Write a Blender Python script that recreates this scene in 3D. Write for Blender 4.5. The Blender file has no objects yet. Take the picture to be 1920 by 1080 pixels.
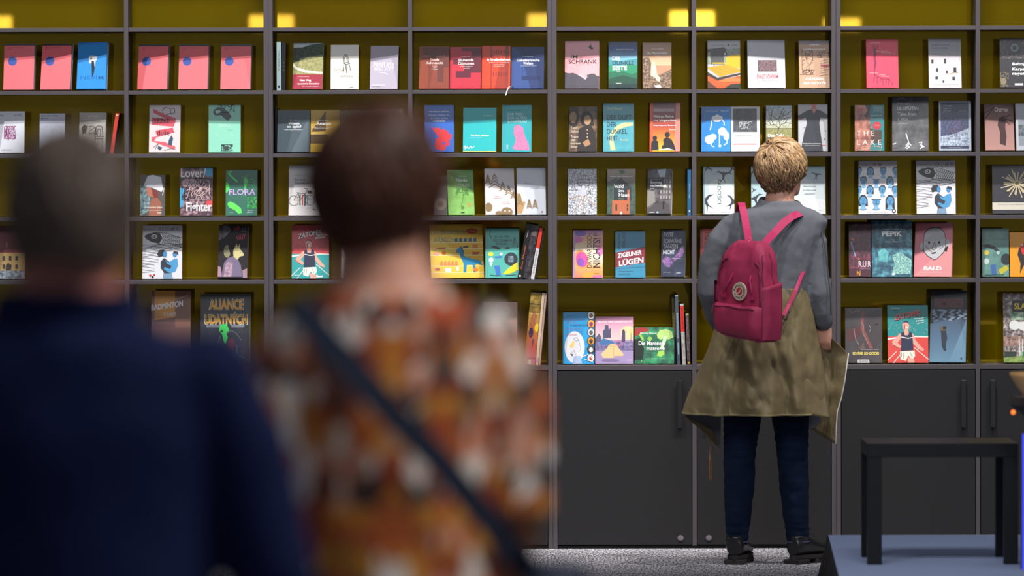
import bpy, bmesh, math, random
from mathutils import Vector, Matrix, noise
C = bpy.context.scene
COL = C.collection
R_ = math.radians
# ------------------------------------------------------------------ camera
F = 11700.0
H = 1.778
CY = -26.0
PITCH = math.atan(310 / F)
ROLL = R_(0.13)
_fwd = Vector((0, math.cos(PITCH), -math.sin(PITCH)))
_u0 = Vector((0, math.sin(PITCH), math.cos(PITCH)))
_r0 = Vector((1, 0, 0))
_rt = _r0 * math.cos(ROLL) - _u0 * math.sin(ROLL)
_up = _r0 * math.sin(ROLL) + _u0 * math.cos(ROLL)
cam_data = bpy.data.cameras.new('camera')
cam = bpy.data.objects.new('camera', cam_data)
COL.objects.link(cam)
m = Matrix((_rt, _up, -_fwd)).transposed().to_4x4()
m.translation = Vector((0, CY, H))
cam.matrix_world = m
cam_data.sensor_width = 36
cam_data.lens = F / 1920 * 36
cam_data.clip_end = 200
cam_data.dof.use_dof = True
cam_data.dof.focus_distance = 25.6
cam_data.dof.aperture_fstop = 2.9
C.camera = cam
# ------------------------------------------------------------------ colour management, world
C.view_settings.view_transform = 'Standard'
C.view_settings.look = 'None'
C.view_settings.gamma = 1
C.view_settings.use_curve_mapping = False
C.view_settings.exposure = 0.0
world = bpy.data.worlds.new('hall'); C.world = world
world.use_nodes = True
bg = world.node_tree.nodes['Background']
bg.inputs[0].default_value = (0.80, 0.86, 1.0, 1)
bg.inputs[1].default_value = 0.13

def at(px, py, Y):
    """the point of the vertical plane y = Y seen at pixel (px, py)"""
    d = _fwd + _rt * ((px - 960) / F) - _up * ((py - 540) / F)
    t = (Y - CY) / d.y
    return Vector((0, CY, H)) + d * t
def atz(px, py, z):
    d = _fwd + _rt * ((px - 960) / F) - _up * ((py - 540) / F)
    t = (z - H) / d.z
    return Vector((0, CY, H)) + d * t

def spot(name, loc, target, power, deg=50, blend=.4, radius=.06, color=(1, .97, .93)):
    l = bpy.data.lights.new(name, 'SPOT'); l.energy = power; l.spot_size = R_(deg); l.spot_blend = blend
    l.shadow_soft_size = radius; l.color = color
    o = bpy.data.objects.new(name, l); COL.objects.link(o); o.location = loc
    o.rotation_euler = (Vector(target) - Vector(loc)).to_track_quat('-Z', 'Y').to_euler()
    return o
def area(name, loc, target, power, sx, sy, color=(1, 1, 1)):
    l = bpy.data.lights.new(name, 'AREA'); l.shape = 'RECTANGLE'; l.size = sx; l.size_y = sy; l.energy = power; l.color = color
    o = bpy.data.objects.new(name, l); COL.objects.link(o); o.location = loc
    o.rotation_euler = (Vector(target) - Vector(loc)).to_track_quat('-Z', 'Y').to_euler()
    return o
# stage spots on a truss above and in front of the bookcases
spot('truss_spot_a', (-4.6, -3.2, 6.6), (-1.9, 0, 2.3), 1500, 44, 1.0)
spot('truss_spot_b', (-1.7, -3.0, 6.9), (-1.0, 0, 2.4), 1500, 44, 1.0)
spot('truss_spot_c', (2.6, -3.1, 6.9), (0.5, 0, 2.3), 1400, 44, 1.0)
spot('truss_spot_d', (0.6, -3.3, 6.8), (1.7, 0, 2.3), 1400, 44, 1.0)
spot('truss_spot_e', (4.4, -3.0, 6.6), (2.2, 0, 2.3), 1100, 44, 1.0)
area('hall_light_front', (0.5, -9, 6.5), (0.3, 0, 1.0), 270, 5, 2, (.93, .95, 1))
area('hall_light_visitors', (2.2, -17.5, 5.2), (-.1, -15.8, 1.3), 170, 1.6, 1.6, (1, .95, .92))

# ------------------------------------------------------------------ materials
def lin(c):
    if isinstance(c, str):
        c = c.lstrip('#')
        if len(c) == 3: c = ''.join(x * 2 for x in c)
        c = [int(c[i:i + 2], 16) / 255 for i in (0, 2, 4)]
        c = [x / 12.92 if x <= .04045 else ((x + .055) / 1.055) ** 2.4 for x in c]
    return tuple(c[:3])
_mats = {}
def mat(name, color, rough=.6, metal=0, spec=.5, noise_amt=0, noise_scale=40, bump=0, bump_scale=200, **kw):
    if name in _mats: return _mats[name]
    M = bpy.data.materials.new(name); M.use_nodes = True
    nt = M.node_tree; b = nt.nodes['Principled BSDF']
    c = lin(color)
    b.inputs['Base Color'].default_value = (*c, 1)
    b.inputs['Roughness'].default_value = rough
    b.inputs['Metallic'].default_value = metal
    b.inputs['Specular IOR Level'].default_value = spec
    for k, v in kw.items(): b.inputs[k.replace('_', ' ')].default_value = v
    tc = nt.nodes.new('ShaderNodeTexCoord')
    if noise_amt:
        n = nt.nodes.new('ShaderNodeTexNoise'); n.inputs['Scale'].default_value = noise_scale; n.inputs['Detail'].default_value = 4
        nt.links.new(tc.outputs['Object'], n.inputs['Vector'])
        mx = nt.nodes.new('ShaderNodeMix'); mx.data_type = 'RGBA'
        mx.inputs[6].default_value = (*[x * (1 - noise_amt) for x in c], 1)
        mx.inputs[7].default_value = (*[min(1, x * (1 + noise_amt)) for x in c], 1)
        nt.links.new(n.outputs[0], mx.inputs[0]); nt.links.new(mx.outputs[2], b.inputs['Base Color'])
    if bump:
        n2 = nt.nodes.new('ShaderNodeTexNoise'); n2.inputs['Scale'].default_value = bump_scale; n2.inputs['Detail'].default_value = 3
        nt.links.new(tc.outputs['Object'], n2.inputs['Vector'])
        bp = nt.nodes.new('ShaderNodeBump'); bp.inputs['Strength'].default_value = bump; bp.inputs['Distance'].default_value = .002
        nt.links.new(n2.outputs[0], bp.inputs['Height']); nt.links.new(bp.outputs[0], b.inputs['Normal'])
    _mats[name] = M
    return M
def mat_noise(c1, c2, scale, c3=None, kind='noise', stretch=(1, 1, 1), rough=.4, name=None):
    key = ('n', c1, c2, scale, c3, kind, stretch)
    if key in _mats: return _mats[key]
    M = bpy.data.materials.new(name or 'printed_picture'); M.use_nodes = True
    nt = M.node_tree; b = nt.nodes['Principled BSDF']; b.inputs['Roughness'].default_value = rough
    tc = nt.nodes.new('ShaderNodeTexCoord'); mp = nt.nodes.new('ShaderNodeMapping'); mp.inputs['Scale'].default_value = stretch
    nt.links.new(tc.outputs['Object'], mp.inputs[0])
    if kind == 'noise':
        n = nt.nodes.new('ShaderNodeTexNoise'); n.inputs['Detail'].default_value = 5; n.inputs['Roughness'].default_value = .65; out = n.outputs[0]
    elif kind == 'crack':
        n = nt.nodes.new('ShaderNodeTexVoronoi'); n.feature = 'DISTANCE_TO_EDGE'; out = n.outputs[0]
    elif kind == 'wave':
        n = nt.nodes.new('ShaderNodeTexWave'); n.inputs['Distortion'].default_value = 9; n.inputs['Detail Scale'].default_value = 1.5; out = n.outputs[1]
    else:
        n = nt.nodes.new('ShaderNodeTexVoronoi'); out = n.outputs[0]
    n.inputs['Scale'].default_value = scale * (2.2 if kind == 'noise' and scale < 70 else 1)
    nt.links.new(mp.outputs[0], n.inputs['Vector'])
    r = nt.nodes.new('ShaderNodeValToRGB'); e = r.color_ramp.elements
    lo, hi = {'noise': (.38, .62), 'crack': (.0, .12), 'wave': (.2, .8), 'cell': (.1, .7)}[kind]
    e[0].position = lo; e[0].color = (*[.8 * q for q in lin(c1)], 1); e[1].position = hi; e[1].color = (*[.8 * q for q in lin(c2)], 1)
    if c3:
        x = e.new((lo + hi) / 2); x.color = (*[.8 * q for q in lin(c3)], 1)
    nt.links.new(out, r.inputs[0]); nt.links.new(r.outputs[0], b.inputs['Base Color'])
    _mats[key] = M
    return M
def mat_print():
    if 'ink' in _mats: return _mats['ink']
    M = bpy.data.materials.new('printed_ink'); M.use_nodes = True
    nt = M.node_tree; b = nt.nodes['Principled BSDF']; b.inputs['Roughness'].default_value = .38; b.inputs['Specular IOR Level'].default_value = .4
    a = nt.nodes.new('ShaderNodeAttribute'); a.attribute_name = 'Col'
    nt.links.new(a.outputs['Color'], b.inputs['Base Color'])
    _mats['ink'] = M
    return M

# ------------------------------------------------------------------ mesh helpers
def obj(name, bm, m=None, parent=None, smooth=False):
    me = bpy.data.meshes.new(name)
    bmesh.ops.recalc_face_normals(bm, faces=bm.faces)
    bm.to_mesh(me); bm.free()
    return link(name, me, m, parent, smooth)
def link(name, me, m=None, parent=None, smooth=False):
    if m and not me.materials: me.materials.append(m)
    if smooth: me.shade_smooth()
    o = bpy.data.objects.new(name, me); COL.objects.link(o)
    if parent: o.parent = parent
    return o
def thing(name, label, cat, loc=(0, 0, 0), group=None):
    o = bpy.data.objects.new(name, None); COL.objects.link(o); o.empty_display_size = .05
    o.location = loc; o['label'] = label; o['category'] = cat
    if group: o['group'] = group
    return o
def tag(o, label, cat, group=None):
    o['label'] = label; o['category'] = cat
    if group: o['group'] = group
    return o
def box(bm, x0, x1, y0, y1, z0, z1, bev=0):
    r = bmesh.ops.create_cube(bm, size=1)
    vs = r['verts']
    for v in vs:
        v.co = Vector((x0 if v.co.x < 0 else x1, y0 if v.co.y < 0 else y1, z0 if v.co.z < 0 else z1))
    if bev:
        es = list({e for v in vs for e in v.link_edges})
        bmesh.ops.bevel(bm, geom=es, offset=bev, segments=1, affect='EDGES')
def B_(*a, bev=0):
    bm = bmesh.new(); box(bm, *a, bev=bev); return bm
def rings(bm, rr, n=28, caps=True):
    """closed loft. each ring: (centre, x-vector, y-vector)"""
    loops = []
    for c, ax, ay in rr:
        c = Vector(c); ax = Vector(ax); ay = Vector(ay)
        loops.append([bm.verts.new(c + ax * math.cos(2 * math.pi * i / n) + ay * math.sin(2 * math.pi * i / n)) for i in range(n)])
    for a, b in zip(loops, loops[1:]):
        for i in range(n):
            j = (i + 1) % n
            bm.faces.new((a[i], a[j], b[j], b[i]))
    if caps:
        bm.faces.new(loops[0][::-1]); bm.faces.new(loops[-1])
    return loops
def column(bm, spec, n=28):
    """spec rows: (x, y, z, rx, ry)"""
    rings(bm, [((x, y, z), (rx, 0, 0), (0, ry, 0)) for x, y, z, rx, ry in spec], n)
def tube(bm, pts, rad, n=14, flat=1.0, ref=(0, 1, 0), round_ends=True):
    pts = [Vector(p) for p in pts]
    if not hasattr(rad, '__len__'): rad = [rad] * len(pts)
    rr = []
    N = len(pts)
    for i, p in enumerate(pts):
        t = (pts[min(i + 1, N - 1)] - pts[max(i - 1, 0)]).normalized()
        a = t.cross(Vector(ref))
        if a.length < .1: a = t.cross(Vector((1, 0, 0)))
        a.normalize(); b = a.cross(t).normalized()
        if i == 0 and round_ends: rr.append((p - t * rad[0] * .7, a * rad[0] * .55, b * rad[0] * .55 * flat))
        rr.append((p, a * rad[i], b * rad[i] * flat))
        if i == N - 1 and round_ends: rr.append((p + t * rad[-1] * .7, a * rad[-1] * .55, b * rad[-1] * .55 * flat))
    rings(bm, rr, n)
def ball(bm, c, r, n=14, M=None):
    q = bmesh.ops.create_uvsphere(bm, u_segments=n, v_segments=max(6, n // 2), radius=1)
    for v in q['verts']:
        p = Vector((v.co.x * r[0], v.co.y * r[1], v.co.z * r[2]))
        if M is not None: p = M @ p
        v.co = p + Vector(c)
def apply_mods(o):
    dg = bpy.context.evaluated_depsgraph_get()
    me = bpy.data.meshes.new_from_object(o.evaluated_get(dg))
    old = o.data; o.modifiers.clear(); o.data = me
    bpy.data.meshes.remove(old)
def displace(me, disp):
    nrm = [v.normal.copy() for v in me.vertices]
    for v, nn in zip(me.vertices, nrm): v.co = v.co + nn * disp(v.co)
def blob(name, bm, m, parent, voxel=.008, smooth=6, disp=None, inflate=0):
    """weld overlapping closed lofts into one continuous skin"""
    o = obj(name, bm, m, parent, True)
    r = o.modifiers.new('r', 'REMESH'); r.mode = 'VOXEL'; r.voxel_size = voxel; r.use_smooth_shade = True
    s = o.modifiers.new('s', 'SMOOTH'); s.iterations = smooth; s.factor = .5
    apply_mods(o)
    me = o.data
    if disp:
        displace(me, disp)
    me.shade_smooth()
    if not me.materials: me.materials.append(m)
    return o
def fbm(p, s, o=3, off=0):
    return noise.fractal(Vector((p[0] * s, p[1] * s, p[2] * s + off)), 1.0, 2.0, o)
def sheet(name, P, nu, nv, m, parent, thick=.004, wob=None):
    """P(u, v) -> point; a cloth or board surface with thickness"""
    bm = bmesh.new()
    g = [[bm.verts.new(P(i / nu, j / nv)) for j in range(nv + 1)] for i in range(nu + 1)]
    for i in range(nu):
        for j in range(nv):
            bm.faces.new((g[i][j], g[i + 1][j], g[i + 1][j + 1], g[i][j + 1]))
    o = obj(name, bm, m, parent, True)
    s = o.modifiers.new('t', 'SOLIDIFY'); s.thickness = thick; s.offset = 0
    apply_mods(o); o.data.shade_smooth()
    return o
# ------------------------------------------------------------------ printing: flat ink shapes on covers, u to the right, v downward, both 0..1
def Rc(u0, v0, u1, v1, c): return ('poly', [((u0, v0), (u1, v0), (u1, v1), (u0, v1))], c)
def P(pts, c): return ('poly', [pts], c)
def PP(polys, c): return ('poly', polys, c)
def E(cx, cy, rx, ry, c, n=20, a=0):
    ca, sa = math.cos(a), math.sin(a)
    return ('poly', [[(cx + rx * math.cos(t) * ca - ry * math.sin(t) * sa, cy + rx * math.cos(t) * sa + ry * math.sin(t) * ca) for t in [2 * math.pi * i / n for i in range(n)]]], c)
def L(pts, w, c): return ('line', [pts], w, c)
def LL(lines, w, c): return ('line', lines, w, c)
def T(s, u0, v0, u1, v1, c, bold=0, rot=0, sk=0): return ('text', s, u0, v0, u1, v1, c, bold, rot, sk)
def N(u0, v0, u1, v1, c1, c2, scale, c3=None, kind='noise', stretch=(1, 1, 1)): return ('tex', [[(u0, v0), (u1, v0), (u1, v1), (u0, v1)]], (c1, c2, scale, c3, kind, stretch))
def NP(pts, c1, c2, scale, c3=None, kind='noise', stretch=(1, 1, 1)): return ('tex', [pts], (c1, c2, scale, c3, kind, stretch))
def G(u0, v0, u1, v1, stops):
    """vertical run of colours"""
    out = []
    k = len(stops) - 1
    return ('grad', u0, v0, u1, v1, stops)
def S(u0, v0, u1, v1, n, w, c, seed=1, step=.08, pts=7):
    r = random.Random(seed); ls = []
    for _ in range(n):
        x, y, a = r.uniform(u0, u1), r.uniform(v0, v1), r.uniform(0, 6.28); l = [(x, y)]
        for _ in range(pts):
            a += r.uniform(-.9, .9); x = min(u1, max(u0, x + step * math.cos(a))); y = min(v1, max(v0, y + step * .7 * math.sin(a))); l.append((x, y))
        ls.append(l)
    return ('line', ls, w, c)
def rule(u0, u1, vs, w, c): return ('line', [[(u0, v), (u1, v)] for v in vs], w, c)

_txt = {}
def text_mesh(s, bold):
    k = (s, bold)
    if k in _txt: return _txt[k]
    cu = bpy.data.curves.new('t', 'FONT'); cu.body = s; cu.offset = bold; cu.resolution_u = 3
    o = bpy.data.objects.new('t', cu); COL.objects.link(o)
    bpy.context.view_layer.update()
    me = o.to_mesh()
    vs = [(v.co.x, v.co.y) for v in me.vertices]; fs = [tuple(p.vertices) for p in me.polygons]
    o.to_mesh_clear(); bpy.data.objects.remove(o); bpy.data.curves.remove(cu)
    if not vs: vs = [(0, 0), (1, 0), (1, 1)]; fs = []
    x0 = min(v[0] for v in vs); x1 = max(v[0] for v in vs); y0 = min(v[1] for v in vs); y1 = max(v[1] for v in vs)
    vs = [((x - x0) / max(1e-6, x1 - x0), (y - y0) / max(1e-6, y1 - y0)) for x, y in vs]
    _txt[k] = (vs, fs)
    return _txt[k]

def print_mesh(name, art, W, Hh, base, parent, y=-.0004, lift=.00005, rough=None, xf=None):
    """one mesh of ink layers over a W x Hh rectangle, front towards -y"""
    V = []; Fc = []; cols = []; mi = []; mats = [mat_print()]
    lay = [y]
    def pt(u, v): V.append((u * W, lay[0], (1 - v) * Hh)); return len(V) - 1
    def face(ix, c, m=0):
        Fc.append(ix); cols.append(c if isinstance(c, list) else [lin(c)] * len(ix)); mi.append(m)
    def poly(pts, c, m=0):
        a = sum(p[0] * q[1] - q[0] * p[1] for p, q in zip(pts, pts[1:] + pts[:1]))
        if a > 0: pts = pts[::-1]
        face([pt(*p) for p in pts], c, m)
    if base: poly([(0, 0), (1, 0), (1, 1), (0, 1)], base)
    asp = W / Hh
    cl = lambda x: min(1, max(0, x))
    for op in art:
        lay[0] -= lift
        k = op[0]
        if k == 'poly':
            for p in op[1]: poly([(cl(a), cl(b)) for a, b in p], op[2])
        elif k == 'tex':
            a = op[2]; M = mat_noise(*a)
            if M not in mats: mats.append(M)
            for p in op[1]: poly(list(p), '#ffffff', mats.index(M))
        elif k == 'grad':
            _, u0, v0, u1, v1, st = op
            n = len(st) - 1
            for i in range(n):
                va, vb = v0 + (v1 - v0) * i / n, v0 + (v1 - v0) * (i + 1) / n
                ix = [pt(u0, vb), pt(u1, vb), pt(u1, va), pt(u0, va)]
                a, b = lin(st[i]), lin(st[i + 1])
                face(ix, [b, b, a, a])
        elif k == 'line':
            for ln in op[1]:
                w = op[2] / 2
                for (a, b) in zip(ln, ln[1:]):
                    a = (cl(a[0]), cl(a[1])); b = (cl(b[0]), cl(b[1]))
                    dx, dy = (b[0] - a[0]) * W, (b[1] - a[1]) * Hh
                    d = math.hypot(dx, dy)
                    if d < 1e-6: continue
                    nx, ny = -dy / d * w, dx / d * w * asp
                    ex, ey = dx / d * w * .4, dy / d * w * .4 * asp
                    poly([(a[0] + nx - ex, a[1] + ny - ey), (b[0] + nx + ex, b[1] + ny + ey), (b[0] - nx + ex, b[1] - ny + ey), (a[0] - nx - ex, a[1] - ny - ey)], op[3])
        elif k == 'text':
            _, s, u0, v0, u1, v1, c, bold, rot, sk = op
            vs, fs = text_mesh(s, min(bold, .1) * .62)
            o = len(V)
            for a, b in vs:
                if rot == 0: u = u0 + a * (u1 - u0); v = v1 - b * (v1 - v0) - sk * a
                elif rot == 90: u = u1 - b * (u1 - u0); v = v1 - a * (v1 - v0)
                else: u = u0 + b * (u1 - u0); v = v0 + a * (v1 - v0)
                pt(u, v)
            for f in fs: face([o + i for i in f], c)
    me = bpy.data.meshes.new(name)
    if xf: V = [xf(Vector(v)) for v in V]
    me.from_pydata([tuple(v) for v in V], [], [tuple(f) for f in Fc])
    for M in mats: me.materials.append(M)
    ca = me.color_attributes.new('Col', 'FLOAT_COLOR', 'CORNER')
    i = 0
    buf = []
    for f, cs in zip(Fc, cols):
        for c in cs: buf.extend((c[0] * .8, c[1] * .8, c[2] * .8, 1.0))
    if len(buf) == len(ca.data) * 4: ca.data.foreach_set('color', buf)
    me.polygons.foreach_set('material_index', mi)
    me.update()
    return link(name, me, None, parent)

# ------------------------------------------------------------------ picture motifs for covers
def carp(jp=True):
    a = [T('VLASTA BRTNÍKOVÁ', .06, .06, .32, .085, '#a05050')] if jp else [T('BRTNÍKOVÁ', .06, .06, .32, .085, '#8a8a90')]
    if jp: a.append(T('ひこばえ', .49, .03, .96, .12, '#7c5a5c', .004))
    else: a.append(T('ひこばえ', .42, .03, .94, .1, '#6a6a70', .004))
    a += [P([(.04, .2), (.14, .155), (.3, .14), (.5, .15), (.7, .16), (.98, .23), (1, .26), (1, .37), (.86, .36), (.6, .335), (.4, .35), (.22, .31), (.08, .25)], '#f0eff2'),
          P([(.04, .2), (.14, .155), (.3, .14), (.44, .15), (.5, .24), (.42, .345), (.22, .31), (.08, .25)], '#26242b'),
          E(.29, .21, .075, .042, '#d8d6da'), E(.29, .21, .045, .026, '#1d1b20'), E(.28, .205, .015, .009, '#fff')]
    sc = []
    for i in range(9):
        for j in range(5):
            u = .5 + i * .052 + (j % 2) * .02; v = .175 + j * .036 + i * .007
            if u < .98: sc.append([(u, v - .014), (u + .022, v), (u, v + .014)])
    a.append(LL(sc, .016, '#26242b'))
    a.append(LL([[(.04, .2), (.3, .135), (.6, .15), (1, .24)], [(.4, .35), (.7, .345), (1, .37)]], .014, '#26242b'))
    w = []
    for k in range(13):
        v = .37 + k * .042
        w.append([(x / 10, v + .014 * math.sin(x * 1.1 + k * 1.7)) for x in range(0, 11 if k < 3 else (5 if k < 9 else 4))])
    a.append(LL(w, .010, '#4a4850'))
    a.append(LL([[(x / 10, .37 + k * .025 + .03 * math.sin(x * .8 + k)) for x in range(2, 11)] for k in range(4)], .008, '#5a5860'))
    a += [P([(.37, .53), (.42, .47), (.52, .45), (.6, .5), (.6, .6), (.5, .58), (.4, .6)], '#23242c'),
          E(.57, .54, .05, .06, '#3f86b8'), P([(.46, .68), (.55, .61), (.64, .66), (.74, .72), (.72, .86), (.76, .99), (.52, .99), (.54, .88), (.46, .8)], '#2d3340'),
          E(.82, .55, .055, .05, '#3f86b8'), P([(.76, .53), (.8, .48), (.9, .5), (.91, .57), (.86, .53)], '#23242c'),
          P([(.58, .64), (.66, .7), (.8, .63), (.88, .62), (.9, .75), (.84, .86), (.7, .9), (.54, .82), (.56, .78), (.7, .82), (.74, .76), (.62, .72)], '#4a98cc'),
          P([(.54, .9), (.75, .9), (.77, 1), (.53, 1)], '#7a9ab8')]
    if not jp: a += [E(.2, .94, .03, .022, '#c22'), E(.26, .97, .03, .022, '#222'), E(.3, .93, .025, .02, '#c22')]
    return a
def runner(bgc, trackc, titlec, red):
    skin, dk = '#e9a898', '#2a2f4a'
    a = [Rc(0, 0, 1, .54, bgc), Rc(0, .54, 1, 1, trackc), ('poly', [[(0, .57), (.5, .53), (1, .54), (1, .56), (.5, .555), (0, .6)]], '#f2e8e4')]
    a.append(LL([[(.22, .8), (0, .95)], [(.3, .86), (.14, 1)], [(.66, .74), (1, .94)]], .018, '#f2e4dc'))
    a.append(PP([[(x, y), (x + .008, y), (x + .008, y + .008), (x, y + .008)] for x, y in [(random.Random(i).random(), .3 + .2 * random.Random(i + 99).random()) for i in range(70)]], '#e8c8c0'))
    a += [E(.45, .36, .085, .085, skin), P([(.37, .33), (.4, .275), (.5, .27), (.535, .33), (.48, .3), (.4, .3)], dk), P([(.4, .36), (.43, .33), (.43, .44), (.4, .41)], '#a84840'),
          E(.47, .385, .02, .016, '#fff'), P([(.42, .42), (.5, .42), (.53, .52), (.38, .52)], skin),
          P([(.34, .48), (.28, .5), (.2, .57), (.09, .64), (.12, .69), (.28, .75), (.34, .72), (.24, .65), (.32, .58)], skin),
          P([(.58, .48), (.64, .51), (.68, .6), (.82, .72), (.9, .77), (.86, .8), (.74, .76), (.6, .64)], skin),
          P([(.33, .48), (.4, .46), (.42, .52), (.5, .53), (.54, .46), (.6, .48), (.62, .6), (.63, .78), (.32, .8), (.33, .62)], dk),
          P([(.3, .8), (.66, .79), (.67, .88), (.6, .95), (.5, .87), (.44, .97), (.31, .94)], '#f0eadc'), LL([[(.4, .82), (.38, .93)], [(.55, .82), (.6, .9)], [(.34, .82), (.33, .9)]], .014, '#5a8a86'),
          P([(.48, .9), (.64, .93), (.66, 1), (.5, 1)], skin), L([(.34, .55), (.5, .575), (.62, .56)], .02, '#f6efec'), L([(.09, .64), (.14, .69), (.26, .74)], .012, '#a84840')]
    a.append(T('ZÁTOPEK', .185, .16, .835, .275, '#2a2336', .03, 0, .095)); a.append(T('ZÁTOPEK', .17, .15, .82, .265, titlec, .03, 0, .095))
    if red: a += [P([(.68, .19), (.95, .17), (.95, .2), (.68, .22)], '#efe6e0'), P([(.62, .235), (.9, .215), (.9, .245), (.62, .265)], '#efe6e0'), T('...můžeš', .7, .185, .9, .205, '#444'), Rc(.06, .93, .22, .96, '#8fc4bc'), P([(.66, .93), (.74, .96), (.84, .95), (.82, .98), (.66, .98)], '#fff')]
    else: a += [T('JAN NOVÁK', .1, .045, .3, .065, '#fff', .03), T('JAROMÍR 99', .1, .08, .28, .1, '#24404a', .02), T('Wenn man nicht', .66, .225, .9, .25, '#fff', .02, 0, .02), T('laufen kann,', .7, .265, .9, .29, '#fff', .02, 0, .02), T('geht man', .74, .305, .9, .33, '#fff', .02, 0, .02)]
    return a
def faces_cover():
    a = [T('KUDO', .13, .055, .24, .085, '#b86a6a'), T('舟 設', .37, .03, .6, .1, '#b86060', .01)]
    r = random.Random(5)
    rows = [(.2, [(-.0, 0), (.31, 1), (.64, 2), (.97, 0)]), (.38, [(.13, 0), (.46, 3), (.82, 1)]), (.55, [(.0, 2), (.3, 1), (.62, 0), (.95, 2)]), (.76, [(.12, 1), (.46, 3), (.82, 4)])]
    for v, lst in rows:
        s = 1.0 if v < .7 else 1.25
        for u, k in lst:
            hw, hh = .075 * s, .062 * s
            blue, ink = '#4a90c0', '#1e222b'
            def q(x, y): return (u + x * hw, v + y * hh)
            if k in (1, 4): a.append(P([q(-1.3, 1.1 if k == 1 else 1.9), q(-1.25, -.6), q(-.5, -1.5), q(.5, -1.5), q(1.2, -.6), q(1.3, 1.1 if k == 1 else 1.9)], ink))
            elif k == 0: a.append(P([q(-1.2, .1), q(-1.2, -.9), q(-.3, -1.5), q(.8, -1.4), q(1.2, -.5), q(1.1, .1)], ink))
            elif k == 2: a.append(P([q(-1.15, 0), q(-.9, -1.3), q(.9, -1.3), q(1.15, 0)], ink))
            a.append(P([q(-.5, .8), q(.5, .8), q(.6, 1.5), q(1.0, 1.9), q(0, 2.1), q(-1, 1.9), q(-.6, 1.5)], '#7ab0d4'))
            a.append(E(u, v, hw, hh * 1.1, blue))
            if k == 3: a.append(P([q(-1.25, -.5), q(-.9, -1.5), q(.9, -1.5), q(1.25, -.5)], '#e6e2e6')); a.append(L([q(-1.25, -.5), q(1.25, -.5)], .016, ink))
            a.append(LL([[q(-.6, -.25), q(-.2, -.2)], [q(.2, -.2), q(.6, -.25)], [q(-.3, .55), q(.3, .55)], [q(0, -.1), q(.05, .25), q(-.1, .28)]], .011, ink))
    a.append(E(.92, .94, .05, .034, '#1e222b')); a.append(E(.92, .94, .028, .02, '#eee')); a.append(T('KUDO – ANATOMIE POSTAV', .22, .955, .8, .97, '#777'))
    return a
def swallow(u, v, s, a, c='#2f3344', c2=None):
    ca, sa = math.cos(a), math.sin(a)
    def q(x, y): return (u + s * (x * ca - y * sa), v + s * .68 * (x * sa + y * ca))
    return PP([[q(-1, -.1), q(-.55, -.32), q(-.1, -.2), q(0, -.36), q(.1, -.2), q(.55, -.32), q(1, -.1), q(.5, -.12), q(.16, .08), q(.1, .4), q(.35, 1), q(.04, .55), q(0, .55), q(-.04, .55), q(-.35, 1), q(-.1, .4), q(-.16, .08), q(-.5, -.12)]], c)
def chair_art(u, v, s, c='#4a4038'):
    def q(x, y): return (u + s * x, v + s * .7 * y)
    return LL([[q(-.5, 0), q(-.62, -.9), q(-.45, -1.3), q(-.1, -1.45), q(.2, -1.25), q(.3, -.9), q(.4, -.05)], [q(-.3, -.05), q(-.38, -.9), q(-.2, -1.2), q(.05, -1.1), q(.2, -.05)],
               [q(-.55, 0), q(0, -.15), q(.65, 0), q(.1, .2), q(-.55, 0)], [q(-.45, .1), q(-.6, 1.3)], [q(.1, .2), q(.0, 1.5)], [q(.5, .1), q(.8, 1.2)], [q(-.05, .1), q(-.1, 1)]], .022, c)
def firs(lst, c='#8a714c'):
    ls = []
    for u, v, s, n in lst:
        for i in range(n):
            w = s * (.35 + .65 * i / max(1, n - 1)); y = v + i * s * .36
            ls.append([(u - w, y + s * .42), (u, y), (u + w, y + s * .42)])
    return LL(ls, .035, c)
def lines_of(s, u0, v0, u1, dv, h, c, bold=.02, just='fit', scale=None):
    """several text lines, each fitted by its length against the longest"""
    ls = s.split('|'); mx = max(len(x) for x in ls)
    out = []
    for i, x in enumerate(ls):
        w = (u1 - u0) * len(x) / mx
        uu = u0 if just == 'l' else (u0 + ((u1 - u0) - w) / 2 if just == 'c' else u0)
        out.append(T(x, uu, v0 + i * dv, uu + w, v0 + i * dv + h, c, bold))
    return out
# ------------------------------------------------------------------ room shell
def floor_mat():
    M = bpy.data.materials.new('speckled_carpet'); M.use_nodes = True
    nt = M.node_tree; b = nt.nodes['Principled BSDF']; b.inputs['Roughness'].default_value = .95; b.inputs['Specular IOR Level'].default_value = .1
    tc = nt.nodes.new('ShaderNodeTexCoord')
    n = nt.nodes.new('ShaderNodeTexNoise'); n.inputs['Scale'].default_value = 130; n.inputs['Detail'].default_value = 3; n.inputs['Roughness'].default_value = .8
    mp = nt.nodes.new('ShaderNodeMapping'); mp.inputs['Scale'].default_value = (1, .12, 1)
    nt.links.new(tc.outputs['Object'], mp.inputs[0]); nt.links.new(mp.outputs[0], n.inputs['Vector'])
    r = nt.nodes.new('ShaderNodeValToRGB'); r.color_ramp.elements[0].position = .4; r.color_ramp.elements[0].color = (*lin('#3a393e'), 1)
    r.color_ramp.elements[1].position = .62; r.color_ramp.elements[1].color = (*lin('#d0ccd2'), 1)
    nt.links.new(n.outputs[0], r.inputs[0]); nt.links.new(r.outputs[0], b.inputs['Base Color'])
    bp = nt.nodes.new('ShaderNodeBump'); bp.inputs['Distance'].default_value = .004; nt.links.new(n.outputs[0], bp.inputs['Height']); nt.links.new(bp.outputs[0], b.inputs['Normal'])
    return M
o = obj('floor', B_(-14, 14, -34, 2.2, -.1, 0), floor_mat()); o['kind'] = 'structure'
o = obj('wall_back', B_(-14, 14, .9, 1.1, 0, 7.5), mat('hall_wall', '#2b2a2c', .9, noise_amt=.05)); o['kind'] = 'structure'

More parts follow.
